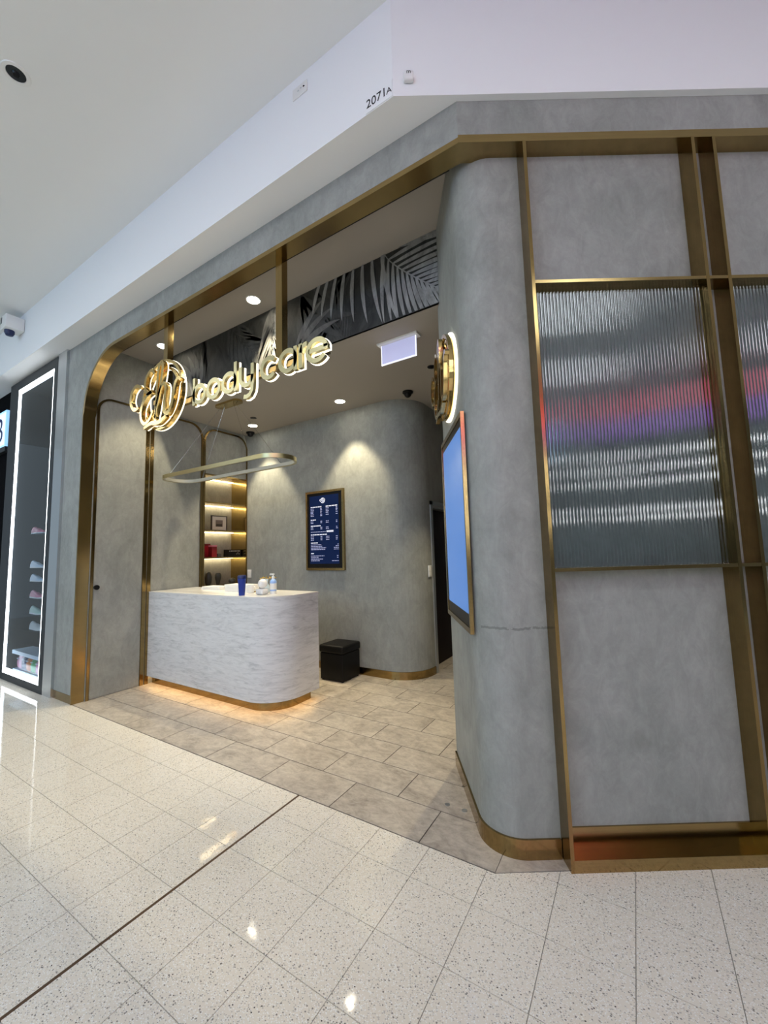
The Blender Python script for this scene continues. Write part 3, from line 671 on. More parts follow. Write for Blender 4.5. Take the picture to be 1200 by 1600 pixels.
def words(mb, u0, u1, v, h):
    u = u0
    while u < u1 - 0.01:
        e = min(u1, u + rnd.uniform(0.04, 0.10)); bar(mb, u, e, v, h); u = e + 0.012
for (u0, u1, v) in ((.04, .42, .835), (.57, .96, .835), (.04, .22, .645), (.04, .40, .555), (.04, .60, .425), (.04, .28, .305), (.04, .14, .150)): words(tx, u0, u1, v, 0.0135)
for col, us in ((0.04, (.04, .15)), (0.38, (.38, .44))):
    for k in range(6): words(td, us[0], us[1], .81 - .0215 * k, 0.0085)
for us in ((.57, .67), (.91, .97)):
    for k in range(4): words(td, us[0], us[1], .81 - .0215 * k, 0.0085)
    words(td, us[0], us[1], .715, 0.0085)
for v0 in (.62, .53):
    for us in ((.04, .13), (.38, .44), (.57, .67), (.91, .97)):
        for k in range(2): words(td, us[0], us[1], v0 - .022 * k, 0.0085)
words(td, .04, .56, .465, 0.007); bar(tx, .59, .82, .468, 0.024)
for us in ((.04, .14), (.38, .44), (.57, .68), (.90, .96)):
    for k in range(3): words(td, us[0], us[1], .395 - .0235 * k, 0.0085)
for k, u in enumerate((.40, .43, .56, .55)):
    words(td, .04, u, .277 - .023 * k, 0.009); words(td, .95 - .06 * min(k, 2), .99, .277 - .023 * k, 0.008)
for k, u in enumerate((.50, .32, .45, .35)): words(td, .04, u, .115 - .0235 * k, 0.0085)
words(td, .93, .97, .115, .008); words(td, .93, .97, .09, .008); words(td, .76, .98, .043, .008)
tx.build('heading_print', 'screen_text', ms)['kind'] = 'stuff'; td.build('price_print', 'screen_text_dim', ms)['kind'] = 'stuff'

# script logo, used on the hanging sign, on the corner wall and on the menu
def smooth_line(pts, n=8):
    out = []; P = [Vector((*p, 0)) for p in pts]
    for i in range(len(P) - 1):
        a, b, c, d = P[max(0, i - 1)], P[i], P[i + 1], P[min(len(P) - 1, i + 2)]
        for k in range(n):
            t = k / n
            q = 0.5 * ((2 * b) + (c - a) * t + (2 * a - 5 * b + 4 * c - d) * t * t + (3 * b - a - 3 * c + d) * t ** 3); out.append((q.x, q.y))
    out.append(pts[-1]); return out
LOGO = [   # unit ring of radius 1, u to the right, v up
    [(-0.98, -0.20), (-1.22, -0.22), (-1.42, 0.02), (-1.38, 0.32), (-1.12, 0.48), (-0.86, 0.36)],
    [(-0.16, 0.60), (-0.34, 0.76), (-0.58, 0.62), (-0.66, 0.34), (-0.52, 0.12), (-0.30, 0.12), (-0.56, 0.05), (-0.80, -0.20), (-0.84, -0.52), (-0.66, -0.74), (-0.40, -0.68), (-0.20, -0.44)],
    [(-0.12, -0.72), (0.00, -0.30), (0.14, 0.22), (0.24, 0.66), (0.18, 0.86), (0.05, 0.74), (-0.02, 0.30), (-0.06, -0.20), (-0.10, -0.70)],
    [(-0.06, -0.36), (0.10, 0.04), (0.28, 0.22), (0.40, 0.08), (0.36, -0.26), (0.36, -0.56), (0.52, -0.66), (0.72, -0.40), (0.84, 0.06), (0.98, 0.20), (1.10, 0.12)],
    [(-0.66, -0.88), (-0.30, -0.80), (0.10, -0.84), (0.44, -0.72)],
]
def ribbon(line, wd, closed=False):
    n = len(line); L, Rr = [], []
    for i in range(n):
        a = line[(i - 1) % n] if (closed or i) else line[i]; b = line[(i + 1) % n] if (closed or i < n - 1) else line[i]
        d = Vector((b[0] - a[0], b[1] - a[1])); d = d.normalized() if d.length > 1e-9 else Vector((1, 0))
        k = wd[i] if isinstance(wd, list) else wd
        L.append((line[i][0] - d.y * k, line[i][1] + d.x * k)); Rr.append((line[i][0] + d.y * k, line[i][1] - d.x * k))
    return L, Rr
def ribbon_solid(mb, line, wd, fn, h0, h1, closed=False):
    L, Rr = ribbon(line, wd, closed); n = len(L); vs = [fn(u, v, h) for h in (h0, h1) for pl in (L, Rr) for u, v in pl]; fs = []
    for i in range(n if closed else n - 1):
        j = (i + 1) % n; a, b, c, d = i, n + i, 2 * n + i, 3 * n + i; a1, b1, c1, d1_ = j, n + j, 2 * n + j, 3 * n + j
        fs += [(a, a1, b1, b), (c, d, d1_, c1), (a, c, c1, a1), (b, b1, d1_, d)]
    if not closed: fs += [(0, n, 3 * n, 2 * n), (n - 1, 3 * n - 1, 4 * n - 1, 2 * n - 1)]
    mb.add(vs, fs, False)
def circle(cu, cv, r, n=48): return [(cu + r * math.cos(2 * math.pi * k / n), cv + r * math.sin(2 * math.pi * k / n)) for k in range(n)]
def logo(parent, fn, r, gold_mat, glow_mat, depth, stroke=0.058, ring=0.038, backer=True):
    """fn(u,v,h): u,v in metres from the ring centre, h towards the viewer"""
    g = lambda u, v, h: fn(u * r, v * r, h)
    rg = MB(); ribbon_solid(rg, circle(0, 0, 0.96), ring, g, 0.30 * depth, 0.62 * depth, True); ribbon_solid(rg, circle(0.0, -0.03, 0.80), ring * 0.9, g, 0.30 * depth, 0.58 * depth, True)
    o = rg.build('logo_ring', gold_mat, parent)
    if glow_mat:
        gl = MB(); ribbon_solid(gl, circle(0, 0, 0.96), ring + 0.012, g, 0.19 * depth, 0.29 * depth, True); ribbon_solid(gl, circle(0, -0.03, 0.80), ring * 0.9 + 0.010, g, 0.19 * depth, 0.28 * depth, True); gl.build('glow_backing', glow_mat, o)
    for ln in LOGO:
        sl = smooth_line(ln); m = len(sl)
        wd = [stroke * (0.62 + 0.38 * math.sin(math.pi * min(1, max(0, i / m)))) for i in range(m)]
        st = MB(); ribbon_solid(st, sl, wd, g, 0.64 * depth, depth); o = st.build('script_stroke', gold_mat, parent)
        if glow_mat:
            gl = MB(); ribbon_solid(gl, sl, [k + 0.009 for k in wd], g, 0.53 * depth, 0.63 * depth); gl.build('glow_backing', glow_mat, o)
lg = MB()
def mfn(u, v, h): return (sx0 + 0.47 * (sx1 - sx0) + u, 2.1730 - h, sz0 + 0.925 * (sz1 - sz0) + v)
for ln in LOGO[:4]: ribbon_solid(lg, smooth_line(ln), 0.10, lambda u, v, h: mfn(u * 0.036, v * 0.036, h), 0.0, 0.0008)
ribbon_solid(lg, circle(0, 0, 0.95), 0.09, lambda u, v, h: mfn(u * 0.036, v * 0.036, h), 0.0, 0.0006, True)
lg.build('logo_print', 'screen_text', ms)

# hanging sign: hangers, rail, letters with lit backs, script logo
sg = thing('hanging_sign', 'hanging lit brass sign reading body care with script logo', 'sign', (-2.0, 0.08, 2.65))
for xh in (-2.93, -1.445): MB().box((xh - 0.032, 0.052, 2.84), (xh + 0.032, 0.108, HZ - IN)).build('hanger', 'brass_v', sg)
MB().box((-3.1, 0.066, 2.842), (-1.0, 0.098, 2.884)).build('rail', 'brass', sg)
BZ, XH, SW = 2.757, 0.174, 0.0168
RO = XH / 2 - SW + 0.002
def letter_lines(ch, x0, x1):
    cx = (x0 + x1) / 2; rx = (x1 - x0) / 2 - SW; cz = BZ + XH / 2
    el = lambda a0, a1, n=28: [(cx + rx * math.cos(R(a0 + (a1 - a0) * k / n)), cz + RO * math.sin(R(a0 + (a1 - a0) * k / n))) for k in range(n + 1)]
    full = [(cx + rx * math.cos(2 * math.pi * k / 32), cz + RO * math.sin(2 * math.pi * k / 32)) for k in range(32)]
    lx, rx_ = x0 + SW, x1 - SW
    if ch == 'b': return [(full, True), ([(lx, BZ), (lx, BZ + 0.236)], False)]
    if ch == 'o': return [(full, True)]
    if ch == 'd': return [(full, True), ([(rx_, BZ), (rx_, BZ + 0.236)], False)]
    if ch == 'a': return [(full, True), ([(rx_, BZ), (rx_, BZ + XH)], False)]
    if ch == 'c': return [(el(42, 318), False)]
    if ch == 'e': return [(el(2, 322), False), ([(cx - rx + .01, cz + .004), (cx + rx + SW, cz + .004)], False)]
    if ch == 'r': return [([(lx, BZ), (lx, BZ + XH)], False), ([(lx + .004, BZ + XH * .62), (lx + .018, BZ + XH * .85), (lx + .04, BZ + XH - SW), (x1, BZ + XH - SW)], False)]
    if ch == 'y': return [([(lx, BZ + XH), (lx, BZ + XH * .5)] + [(cx + rx * math.cos(R(180 + 180 * k / 16)), BZ + XH * .5 + (XH * .5 - SW) * math.sin(R(180 + 180 * k / 16))) for k in range(1, 16)] + [(rx_, BZ + XH * .5)], False),
                          ([(rx_, BZ + XH), (rx_, BZ + 0.02), (rx_ - .006, BZ - 0.035), (rx_ - .03, BZ - .066), (rx_ - .065, BZ - .076), (rx_ - .095, BZ - .070)], False)]
SPANS = (('b', -2.415, -2.233), ('o', -2.228, -2.045), ('d', -2.035, -1.850), ('y', -1.825, -1.655), ('c', -1.588, -1.408), ('a', -1.400, -1.217), ('r', -1.205, -1.128), ('e', -1.140, -0.945))
for ch, x0, x1 in SPANS:
    lm, gm = MB(), MB()
    for ln, cl in letter_lines(ch, x0, x1):
        ribbon_solid(lm, ln, SW, flat_xz, 0.0, 0.026, cl); ribbon_solid(gm, ln, SW + 0.003, flat_xz, 0.0275, 0.042, cl)
    o = lm.build('letter_' + ch, 'brass_letter', sg); gm.build('glow_backing', 'glow', o)
logo(sg, lambda u, v, h: (-2.895 + u, 0.066 - h, 2.97 + v), 0.325, 'brass_bright', 'glow_soft', 0.10)
MB().box((-3.14, 0.0655, 2.942), (-2.62, 0.071, 2.985)).build('logo_brace', 'brass', sg)

# script logo on the inner return of the corner wall, with its halo
wsg = thing('wall_logo', 'gold script roundel with white halo on the corner wall', 'sign', tuple(S(0, 0.57, 2.34)))
logo(wsg, lambda u, v, h: S(-h - 0.004, 0.57 - u, 2.625 + v), 0.275, 'brass_bright', None, 0.075)
hal = MB(); ribbon_solid(hal, circle(0, 0, 0.275), 0.009, lambda u, v, h: S(-h, 0.57 - u, 2.625 + v), 0.001, 0.014, True); hal.build('halo_light', 'glow', wsg)
disc = MB(); disc.prism(circle(0, 0, 0.262), lambda u, v, h: S(-h, 0.57 - u, 2.625 + v), 0.010, 0.020); disc.build('disc', 'brass_bright', wsg)

# blue screen on the same wall
bs = thing('wall_screen', 'tall bright blue screen set in the corner wall', 'screen', tuple(S(-0.01, 0.56, 1.04)))
fm = MB(); a0, a1, zz0, zz1 = 0.19, 0.94, 1.04, 2.272
for p, q in (((-0.022, a0, zz0), (-0.001, a0 + .018, zz1)), ((-0.022, a1 - .018, zz0), (-0.001, a1, zz1)), ((-0.022, a0 + .018, zz0), (-0.001, a1 - .018, zz0 + .03)), ((-0.022, a0 + .018, zz1 - .03), (-0.001, a1 - .018, zz1))): fm.box(p, q, S)
fm.build('frame', 'brass', bs)
MB().box((-0.014, a0 + .018, zz0 + .03), (-0.002, a1 - .018, zz1 - .03), S).build('bezel', 'black_gloss', bs)
MB().box((-0.0155, a0 + .055, zz0 + .10), (-0.014, a1 - .045, zz1 - .075), S).build('display', 'screen_blue', bs)

# ottoman
ot = thing('ottoman', 'black leather cube ottoman against the back wall', 'ottoman', (-2.45, 1.99, 0.0012))
MB().rbox((-2.625, 1.82, 0.012), (-2.285, 2.16, 0.315), 0.012).build('body', 'leather', ot)
MB().rbox((-2.635, 1.81, 0.318), (-2.275, 2.17, 0.410), 0.022).build('lid', 'leather', ot)
for a in (-2.60, -2.31):
    for b in (1.845, 2.135): MB().lathe([(0.014, 0.0012), (0.014, 0.013)], (a, b, 0), 10).build('foot', 'black', ot)

# ------------------------------------------------------------------ ceiling fittings in the shop
def downlight(c, label, group, power=SPOT_W, ang=74, aim=None, r=0.060):
    t = thing('downlight', label, 'ceiling light', c, group)
    MB().lathe([(r + 0.014, 0), (r + 0.012, -0.004), (r, -0.004), (r, 0.0)], c, 28).build('trim_ring', 'white_plastic', t)
    MB().lathe([(r, -0.0005), (r, -0.0025)], c, 24).build('lens', 'lens_shop', t)
    l = bpy.data.lights.new('lamp', 'SPOT'); l.energy = power; l.color = (1.0, 0.86, 0.58); l.spot_size = R(ang); l.spot_blend = 0.45; l.shadow_soft_size = 0.03
    o = bpy.data.objects.new('lamp', l); COL.objects.link(o); o.parent = t; o.location = (0, 0, -0.02)
    return t
downlight((-2.313, 1.893, 3.36), 'lit downlight above the menu screen in the lower ceiling', 'downlights in the lower ceiling')
downlight((-3.918, 1.903, 3.36), 'lit downlight over the niche end of the lower ceiling', 'downlights in the lower ceiling')
downlight((-0.58, 1.90, 3.36), 'lit downlight in the lower ceiling hidden behind the corner wall', 'downlights in the lower ceiling')
downlight((-2.30, 0.539, 3.952), 'lit downlight in the raised ceiling strip beside the middle hanger', 'downlights in the raised ceiling')
downlight((-3.846, 0.536, 3.952), 'lit downlight in the raised ceiling strip above the script logo', 'downlights in the raised ceiling')
for c, l in (((-3.645, 1.683), 'round black ceiling hole above the counter end'), ((-0.97, 1.686), 'round black ceiling hole near the wall roundel')):
    t = thing('ceiling_speaker', l, 'speaker', (*c, 3.36)); MB().lathe([(0.042, 0.0), (0.042, -0.004), (0.036, -0.005)], (*c, 3.36), 20).build('rim', 'black', t)
    MB().lathe([(0.030, -0.005), (0.022, -0.007)], (*c, 3.36), 20).build('grille', 'black_gloss', t)
for c, l in (((-4.206, 2.10), 'black dome camera above the shelf niche'), ((-1.479, 2.118), 'black dome camera near the rounded back wall')):
    t = thing('dome_camera', l, 'camera', (*c, 3.36))
    MB().lathe([(0.062, 0.0), (0.062, -0.018), (0.050, -0.026)], (*c, 3.36), 24).build('mount', 'black', t)
    MB().lathe([(0.044, -0.026)] + [(0.044 * math.cos(R(k)), -0.030 - 0.044 * math.sin(R(k))) for k in range(0, 90, 15)] + [(0.004, -0.0745)], (*c, 3.36), 24).build('dome', 'black_gloss', t)
ex = thing('exit_sign', 'blank pale lavender exit sign blade hanging from the lower ceiling', 'sign', (-0.98, 1.03, 3.20))
MB().box((-1.185, 0.985, 3.345), (-0.785, 1.075, 3.36)).build('mount', 'white_plastic', ex)
MB().box((-1.155, 1.024, 3.17), (-0.815, 1.032, 3.345)).build('blade', 'exit_face', ex)
eb = MB()
for p, q in (((-1.160, 1.021, 3.163), (-0.810, 1.035, 3.170)), ((-1.161, 1.021, 3.163), (-1.155, 1.035, 3.345)), ((-0.815, 1.021, 3.163), (-0.809, 1.035, 3.345))): eb.box(p, q)
eb.build('lit_edge', 'exit_edge', ex)

pl = thing('pendant_light', 'long oval brass ring pendant light hanging over the counter', 'pendant light', (-3.23, 0.925, 2.44))
def stadium(cx, cy, l, w_, n=14):
    r = w_ / 2; h = l / 2 - r
    return [(cx + h + r * math.cos(R(-90 + 180 * k / n)), cy + r * math.sin(R(-90 + 180 * k / n))) for k in range(n + 1)] + [(cx - h + r * math.cos(R(90 + 180 * k / n)), cy + r * math.sin(R(90 + 180 * k / n))) for k in range(n + 1)]
def ring_band(w0, w1, z0, z1, name, mat):
    o, i = stadium(-3.23, 0.925, 2.06 - w0, 0.44 - w0), stadium(-3.23, 0.925, 2.06 - w1, 0.44 - w1); n = len(o)
    vs = [(p[0], p[1], z) for z in (z0, z1) for pl_ in (o, i) for p in pl_]; fs = []
    for k in range(n):
        j = (k + 1) % n; fs += [(k, j, n + j, n + k), (2 * n + k, 3 * n + k, 3 * n + j, 2 * n + j), (k, 2 * n + k, 2 * n + j, j), (n + k, n + j, 3 * n + j, 3 * n + k)]
    MB().add(vs, fs, True).build(name, mat, pl)
ring_band(0.0, 0.028, 2.438, 2.482, 'outer_band', 'brass_letter'); ring_band(0.0285, 0.055, 2.442, 2.478, 'diffuser', 'ring_glow')
cap = MB(); cap.prism(stadium(-3.45, 1.14, 0.44, 0.13), flat_xy, 3.335, 3.3595); cap.build('ceiling_cap', 'brass_bright', pl)
for a, b in (((-3.95, 0.715), (-3.56, 1.12)), ((-2.55, 0.715), (-3.34, 1.12)), ((-3.95, 1.135), (-3.56, 1.16)), ((-2.55, 1.135), (-3.34, 1.16))):
    MB().tube([(a[0], a[1], 2.480), (b[0], b[1], 3.336)], 0.0022, 6).build('wire', 'silver', pl)

# ------------------------------------------------------------------ brass framed bays on the angled wall
PF, PB = -0.020, 0.0765
bf = thing('brass_bay_frame', 'deep brass shelf frame dividing the angled grey wall into bays', 'frame', tuple(S(1.3, 0, 0)))
TOPZ = HZ - IN - 0.0005
posts = (0.346, 1.270, 1.386, 2.31, 2.426)
for s in posts: MB().box((s, PF, 0), (s + 0.018, PB, TOPZ), S).build('post', 'brass_v', bf)
bays = ((0.364, 1.270), (1.404, 2.310))
for s0, s1 in bays + ((1.288, 1.386),):
    MB().box((s0, PF + 0.001, 2.882), (s1, PB, 2.899), S).build('rail', 'brass', bf); MB().box((s0, PF + 0.001, 1.372), (s1, PB, 1.389), S).build('rail', 'brass', bf)
    tr_ = MB().box((s0, PF + 0.001, 0.0), (s1, PF + 0.012, 0.055), S).build('tray_lip', 'brass', bf)
    MB().box((s0, PF + 0.012, 0.0), (s1, PB - 0.010, 0.040), S).build('tray_floor', 'brass', bf)
    MB().box((s0, PB - 0.010, 0.0), (s1, PB, 0.142), S).build('tray_back', 'brass', bf)
for k, (s0, s1) in enumerate(bays):
    nr = 50; prof = []
    for i in range(nr):
        for q in range(6):
            u = (i + q / 6) / nr; prof.append((s0 + 0.001 + u * (s1 - s0 - 0.002), 0.024 - 0.0036 * math.sin(math.pi * q / 6)))
    prof.append((s1 - 0.001, 0.024))
    g = MB(); n = len(prof); vs = [S(a, b, z) for z in (1.3895, 2.8815) for a, b in prof] + [S(s0 + 0.001, 0.030, z) for z in (1.3895, 2.8815)] + [S(s1 - 0.001, 0.030, z) for z in (1.3895, 2.8815)]
    fs = [(i, i + 1, n + i + 1, n + i) for i in range(n - 1)]
    g.add(vs, fs, True)
    gp = g.build('reeded_pane', 'reeded_glass', None)
    tag(gp, 'vertically reeded glass pane in the brass bay beside the rounded corner' if k == 0 else 'vertically reeded glass pane cut off by the right edge', 'glass pane', 'reeded glass panes in the brass bays')

# floor bolts by the corner
for c, l in (((-0.389, 0.359), 'small round metal floor cap further from the corner wall'), ((-0.281, 0.355), 'small round metal floor cap close to the corner wall')):
    t = thing('floor_cap', l, 'floor cap', (*c, 0.0012))
    MB().lathe([(0.016, 0), (0.0155, 0.002), (0.010, 0.002)], (*c, 0.0012), 18).build('rim', 'aluminium', t); MB().lathe([(0.0095, 0.0005), (0.008, 0.0012)], (*c, 0.0012), 14).build('socket', 'black', t)

# ------------------------------------------------------------------ small things on the bulkhead and mall ceiling
sp = thing('shop_number', 'clear plate with black number 2071A on the white bulkhead', 'number sign', (-0.37, -0.217, 3.99))
MB().box((-0.462, -0.2185, 3.985), (-0.285, -0.2155, 4.088)).build('plate', 'white_paint', sp)
text_mesh('number', '2071', 0.075, 'black', lambda u, v, h: (-0.388 + u, -0.2192 - h, 4.012 + v), sp, 0.001, 'CENTER', 0.92)
text_mesh('suffix', 'A', 0.052, 'black', lambda u, v, h: (-0.305 + u, -0.2192 - h, 4.012 + v), sp, 0.001)
sn = thing('sensor', 'small white sensor box marked m on the bulkhead corner', 'sensor', tuple(S(-0.266, -0.045, 4.05)))
MB().rbox((-0.294, -0.062, 4.050), (-0.238, -0.0345, 4.106), 0.010, S).build('case', 'white_plastic', sn)
text_mesh('mark', 'm', 0.034, 'dark_metal', lambda u, v, h: S(-0.266 + u, -0.0630 - h, 4.082 + v), sn, 0.001)
ap = thing('access_plate', 'flush white plate with dark dot high on the bulkhead', 'plate', (-0.965, -0.217, 4.45))
MB().rbox((-1.028, -0.2195, 4.447), (-0.902, -0.2152, 4.527), 0.0018).build('plate', 'paper', ap)
MB().box((-0.985, -0.2203, 4.488), (-0.972, -0.2194, 4.496)).box((-0.962, -0.2203, 4.494), (-0.950, -0.2194, 4.502)).build('marking', 'aluminium', ap)
MB().lathe([(0.007, 0), (0.007, 0.001)], (-0.928, -0.2200, 4.489), 10).build('dot', 'black', ap)
dv = thing('beacon', 'white box beacon with dark blue lens on the bulkhead end', 'beacon', (-5.72, -0.30, 4.34))
MB().rbox((-5.80, -0.40, 4.34), (-5.61, -0.216, 4.505), 0.012).build('case', 'white_plastic', dv)
MB().lathe([(0.05, 0.0), (0.05, -0.03), (0.035, -0.06), (0.012, -0.066)], (-5.72, -0.33, 4.34), 20).build('lens', 'navy', dv)
for k in range(2): MB().box((-5.785 + 0.03 * k, -0.402, 4.41), (-5.772 + 0.03 * k, -0.4, 4.49)).build('vent', 'dark_metal', dv)
rl = thing('ceiling_spot', 'unlit round recessed spot in the mall ceiling, upper left', 'ceiling light', (-2.474, -1.207, 4.6))
MB().lathe([(0.075, 0.0), (0.072, -0.005), (0.052, -0.005), (0.050, -0.001)], (-2.474, -1.207, 4.6), 28).build('trim_ring', 'white_plastic', rl)
MB().lathe([(0.051, -0.0008), (0.047, -0.0020)], (-2.474, -1.207, 4.6), 24).build('reflector', 'dark_metal', rl)
MB().lathe([(0.022, -0.002), (0.016, -0.012), (0.004, -0.013)], (-2.474, -1.207, 4.6), 16).build('bulb', 'black_gloss', rl)

# ------------------------------------------------------------------ neighbour: lit display window, silver trim, blue sign
struct(MB().box((-5.105, -0.028, 0), (-4.87, 0.06, 3.98)).build('trim_5', 'silver'), 'brushed silver upright between the display window and grey pier', 'trim')
dw = thing('display_window', 'tall dark display window with bright white light frame', 'display window', (-5.9, 0, 0))
fr = MB(); WX0, WX1, WZ0, WZ1 = -6.67, -5.105, 0.0, 3.955
LX0, LX1, LZ0, LZ1 = -6.37, -5.205, 0.085, 3.835
for p, q in (((WX0, -0.03, WZ0), (LX0, 0.06, WZ1)), ((LX1, -0.03, WZ0), (WX1, 0.06, WZ1)), ((LX0, -0.03, WZ0), (LX1, 0.06, LZ0)), ((LX0, -0.03, LZ1), (LX1, 0.06, WZ1))): fr.box(p, q)
fr.build('frame', 'dark_metal', dw)
lf = MB(); e = 0.036
for p, q in (((LX0, -0.026, LZ0), (LX0 + e, -0.004, LZ1)), ((LX1 - e * .7, -0.026, LZ0), (LX1, -0.004, LZ1)), ((LX0 + e, -0.026, LZ0), (LX1 - e * .7, -0.004, LZ0 + e * 1.6)), ((LX0 + e, -0.026, LZ1 - e * 1.6), (LX1 - e * .7, -0.004, LZ1))): lf.box(p, q)
lf.build('light_frame', 'led_white', dw)
MB().add([(LX0 + e, -0.027, LZ0 + e * 1.6), (LX1 - e * .7, -0.027, LZ0 + e * 1.6), (LX1 - e * .7, -0.027, LZ1 - e * 1.6), (LX0 + e, -0.027, LZ1 - e * 1.6)], [(0, 1, 2, 3)]).build('glass', 'window_glass', dw)
MB().box((LX1 - 0.03, 0.05, 0.3), (LX1 - 0.006, 0.08, 2.6)).build('case_fill_strip', 'case_fill_glow', dw)  # added glowing strip that brightens the goods behind the glass
bx_ = MB()
for p, q in (((LX0 - .02, 0.62, LZ0), (LX1 + .02, 0.64, LZ1)), ((LX0 - .02, 0.06, LZ0), (LX0, 0.62, LZ1)), ((LX1, 0.06, LZ0), (LX1 + .02, 0.62, LZ1)), ((LX0, 0.06, LZ0 - .02), (LX1, 0.62, LZ0)), ((LX0, 0.06, LZ1), (LX1, 0.62, LZ1 + .02))): bx_.box(p, q)
bx_.build('case', 'dark_metal', dw)
def shoe(c, mat, label):
    t = thing('shoe', label, 'shoe', c, 'shoes in the display window')
    x, y, z = c; st = []
    prof = [(-0.15, 0.022, 0.050), (-0.135, 0.034, 0.082), (-0.10, 0.036, 0.078), (-0.05, 0.035, 0.060), (0.00, 0.038, 0.062), (0.05, 0.043, 0.044), (0.10, 0.044, 0.030), (0.14, 0.034, 0.022), (0.165, 0.012, 0.014)]
    n = 10; vs = []; fs = []
    for u, hw, h in prof:
        for k in range(n): a = math.pi * k / (n - 1); vs.append((x + u, y + hw * math.cos(a), z + 0.014 + h * math.sin(a)))
    for i in range(len(prof) - 1):
        for k in range(n - 1): fs.append((i * n + k, i * n + k + 1, (i + 1) * n + k + 1, (i + 1) * n + k))
        fs.append((i * n, (i + 1) * n, (i + 1) * n + n - 1, i * n + n - 1))
    fs += [tuple(range(n)), tuple((len(prof) - 1) * n + k for k in range(n))[::-1]]
    MB().add(vs, fs, True).build('upper', mat, t)
    MB().prism([(u, hw) for u, hw, h in prof] + [(u, -hw) for u, hw, h in prof[::-1]], lambda a, b, h: (x + a, y + b, z + h), 0, 0.014).build('sole', 'white_plastic', t)
zs = (1.845, 1.41, 1.24, 1.035, 0.84, 0.65)
sn_ = ('top', 'second', 'third', 'fourth', 'fifth', 'lowest')
for k, (z, mt, cn) in enumerate(zip(zs, ('pink', 'ice', 'ice', 'pink', 'mint', 'paper'), ('pink', 'pale blue', 'pale blue', 'pink', 'mint', 'white'))):
    tag(MB().box((-6.02, 0.035, z - 0.012), (-5.25, 0.20, z - 0.004)).build('glass_ledge', 'clear_acrylic'), 'clear ledge under the %s %s shoe in the display window' % (sn_[k], cn), 'ledge', 'ledges in the display window')
    shoe((-5.83 + 0.02 * k, 0.10, z - 0.0038), mt, '%s shoe on the %s ledge of the display window' % (cn, sn_[k]))
sb = thing('storage_box', 'clear box with pale lid at the display window bottom', 'box', (-5.95, 0.16, 0.0855))
Zb = LZ0 + 0.0005
MB().box((-6.33, 0.065, Zb), (-5.50, 0.26, Zb + 0.03)).build('tray', 'ice', sb); MB().box((-6.345, 0.055, Zb + 0.22), (-5.485, 0.27, Zb + 0.265)).build('lid', 'ice', sb)
MB().box((-6.33, 0.066, Zb + 0.03), (-5.50, 0.070, Zb + 0.22)).build('front', 'clear_acrylic', sb)
for k, (mt, cn) in enumerate((('pink', 'pink'), ('navy', 'navy'), ('orange', 'orange'), ('green', 'green'), ('pink', 'rose'))):
    t = thing('soft_toy', '%s capsule toy inside the clear box of the display window' % cn, 'toy', (-6.24 + 0.15 * k, 0.14, Zb + 0.031), 'capsule toys in the clear box')
    MB().lathe([(0.035, 0), (0.055, 0.03), (0.058, 0.09), (0.048, 0.14), (0.025, 0.165), (0.008, 0.172)], (-6.24 + 0.15 * k, 0.14, Zb + 0.0312), 18).build('body', mt, t)
    for q in (-1, 1): MB().lathe([(0.006, 0), (0.010, 0.006), (0.006, 0.012)], (-6.24 + 0.15 * k + 0.018 * q, 0.088, Zb + 0.15), 8).build('eye', 'paper', t)
# dark neighbouring shopfront and its sign box
struct(MB().box((-13, 0.05, 0), (WX0, 0.12, 3.98)).build('wall_neighbour', 'black_matte'), 'black neighbouring shopfront at the far left edge', 'wall')
ns = thing('lightbox_sign', 'pale blue lit sign box with dark letter at the left edge', 'sign', (-7.38, 0.02, 3.07))
MB().box((-7.85, -0.004, 3.14), (-6.90, 0.049, 3.68)).build('box', 'sign_blue', ns)
MB().box((-7.82, -0.008, 3.17), (-6.93, -0.004, 3.65)).build('face', 'sign_white', ns)
text_mesh('letter', 'B', 0.52, 'sign_letter', lambda u, v, h: (-7.13 + u, -0.010 - h, 3.225 + v), ns, 0.003)
MB().box((-7.88, -0.006, 3.07), (-6.87, 0.049, 3.14)).build('bottom_rail', 'dark_metal', ns)

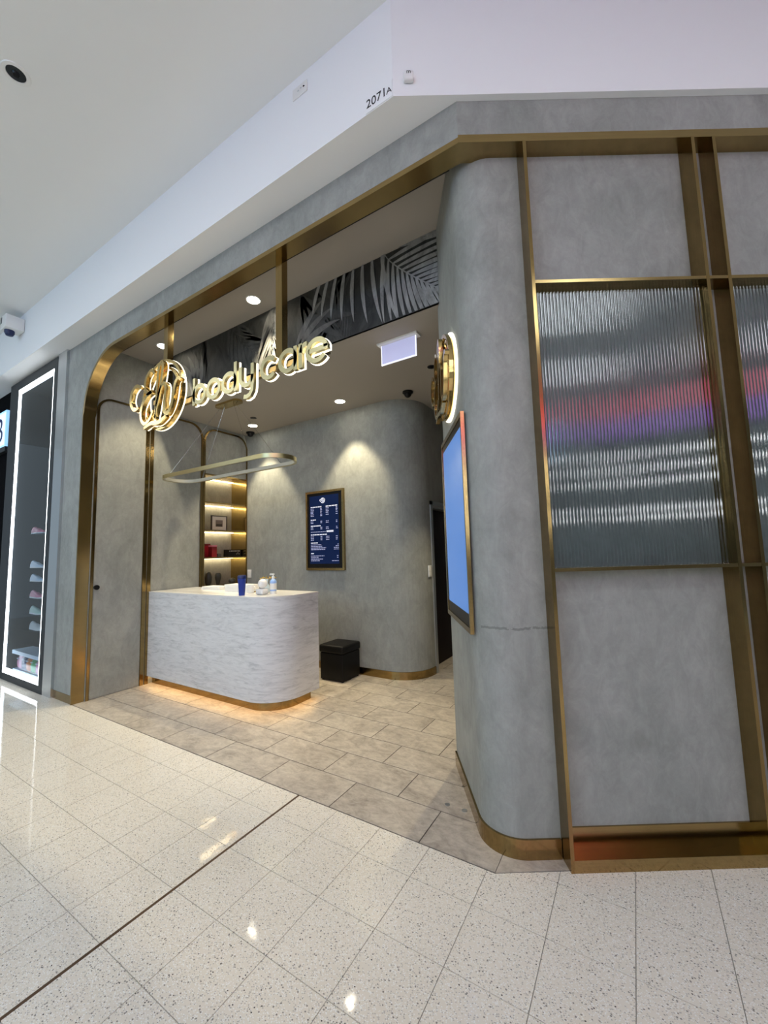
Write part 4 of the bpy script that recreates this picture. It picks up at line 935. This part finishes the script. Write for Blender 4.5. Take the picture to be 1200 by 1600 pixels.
# ------------------------------------------------------------------ the rest of the mall: fill panels added to the ceiling out of view and the shops across the walkway
k = 0
spots = [(-8.5, -2.7), (-5.5, -2.7), (-2.5, -2.9), (0.6, -3.1), (3.2, -1.6), (-8.5, -5.2), (-5.5, -5.2), (-2.5, -5.2), (0.6, -5.2), (3.6, -4.2)]
names = ('far left', 'middle left', 'left of centre', 'centre', 'right')
for k, (x, y) in enumerate(spots):
    t = thing('ceiling_fill_panel', 'square white fill panel added out of view in the walkway ceiling, %s of the %s row' % (names[k % 5], 'near' if k < 5 else 'far'), 'ceiling light', (x, y, 4.6), 'fill panels added to the walkway ceiling')
    fm = MB()
    for p, q in (((-.62, -.62), (-.60, .62)), ((.60, -.62), (.62, .62)), ((-.60, -.62), (.60, -.60)), ((-.60, .60), (.60, .62))): fm.box((x + p[0], y + p[1], 4.588), (x + q[0], y + q[1], 4.5995))
    fm.build('frame', 'white_plastic', t); MB().box((x - .60, y - .60, 4.590), (x + .60, y + .60, 4.5990)).build('diffuser', 'mall_fill_glow', t)
OT = -6.3
opp = MB(); opp.box((-12, OT - 0.2, 3.45), (9, OT, 4.6), S); opp.box((-12, OT - 0.2, 0), (-4.2, OT, 3.45), S); opp.box((4.6, OT - 0.2, 0), (9, OT, 3.45), S)
opp.box((-12, OT - 3.2, 0), (9, OT - 3.1, 4.6), S)
struct(opp.build('wall_opposite', 'mall_wall'), 'grey shopfront wall across the walkway', 'wall')
wsn = thing('lit_band', 'pink and purple lit fascia band on the shop across the walkway', 'sign', tuple(S(0.5, OT + 0.01, 3.5)))
MB().box((-3.0, OT + 0.003, 3.98), (3.6, OT + 0.08, 4.40), S).build('pink_band', 'pink_light', wsn)
MB().box((-3.0, OT + 0.003, 3.58), (3.6, OT + 0.08, 3.96), S).build('purple_band', 'purple_light', wsn)
wsc = thing('lit_band', 'cool blue white glowing band added on the opposite wall to tint the bulkhead', 'sign', tuple(S(-7.4, OT + 0.01, 3.4)))
MB().box((-11.0, OT + 0.003, 3.45), (-4.0, OT + 0.08, 4.45), S).build('cool_fill_band', 'cool_fill_glow', wsc)  # unseen glowing band, added to throw cool light on bulkhead and front wall
for k, z in enumerate((3.30, 3.05, 2.80, 2.25, 2.08)):
    t = thing('tube_lamp', '%s long white tube lamp inside the opposite shop' % ('topmost', 'second highest', 'middle', 'second lowest', 'lowest')[k], 'lamp', tuple(S(0.2, OT - 0.6, z)), 'tube lamps in the opposite shop')
    MB().tube([S(-3.4, OT - 0.4 - 0.3 * k, z), S(3.8, OT - 0.4 - 0.3 * k, z)], 0.022, 8).build('tube', 'tube_light', t)
    MB().box((-3.4, OT - 0.44 - 0.3 * k, z + 0.022), (3.8, OT - 0.36 - 0.3 * k, z + 0.045), S).build('housing', 'white_plastic', t)
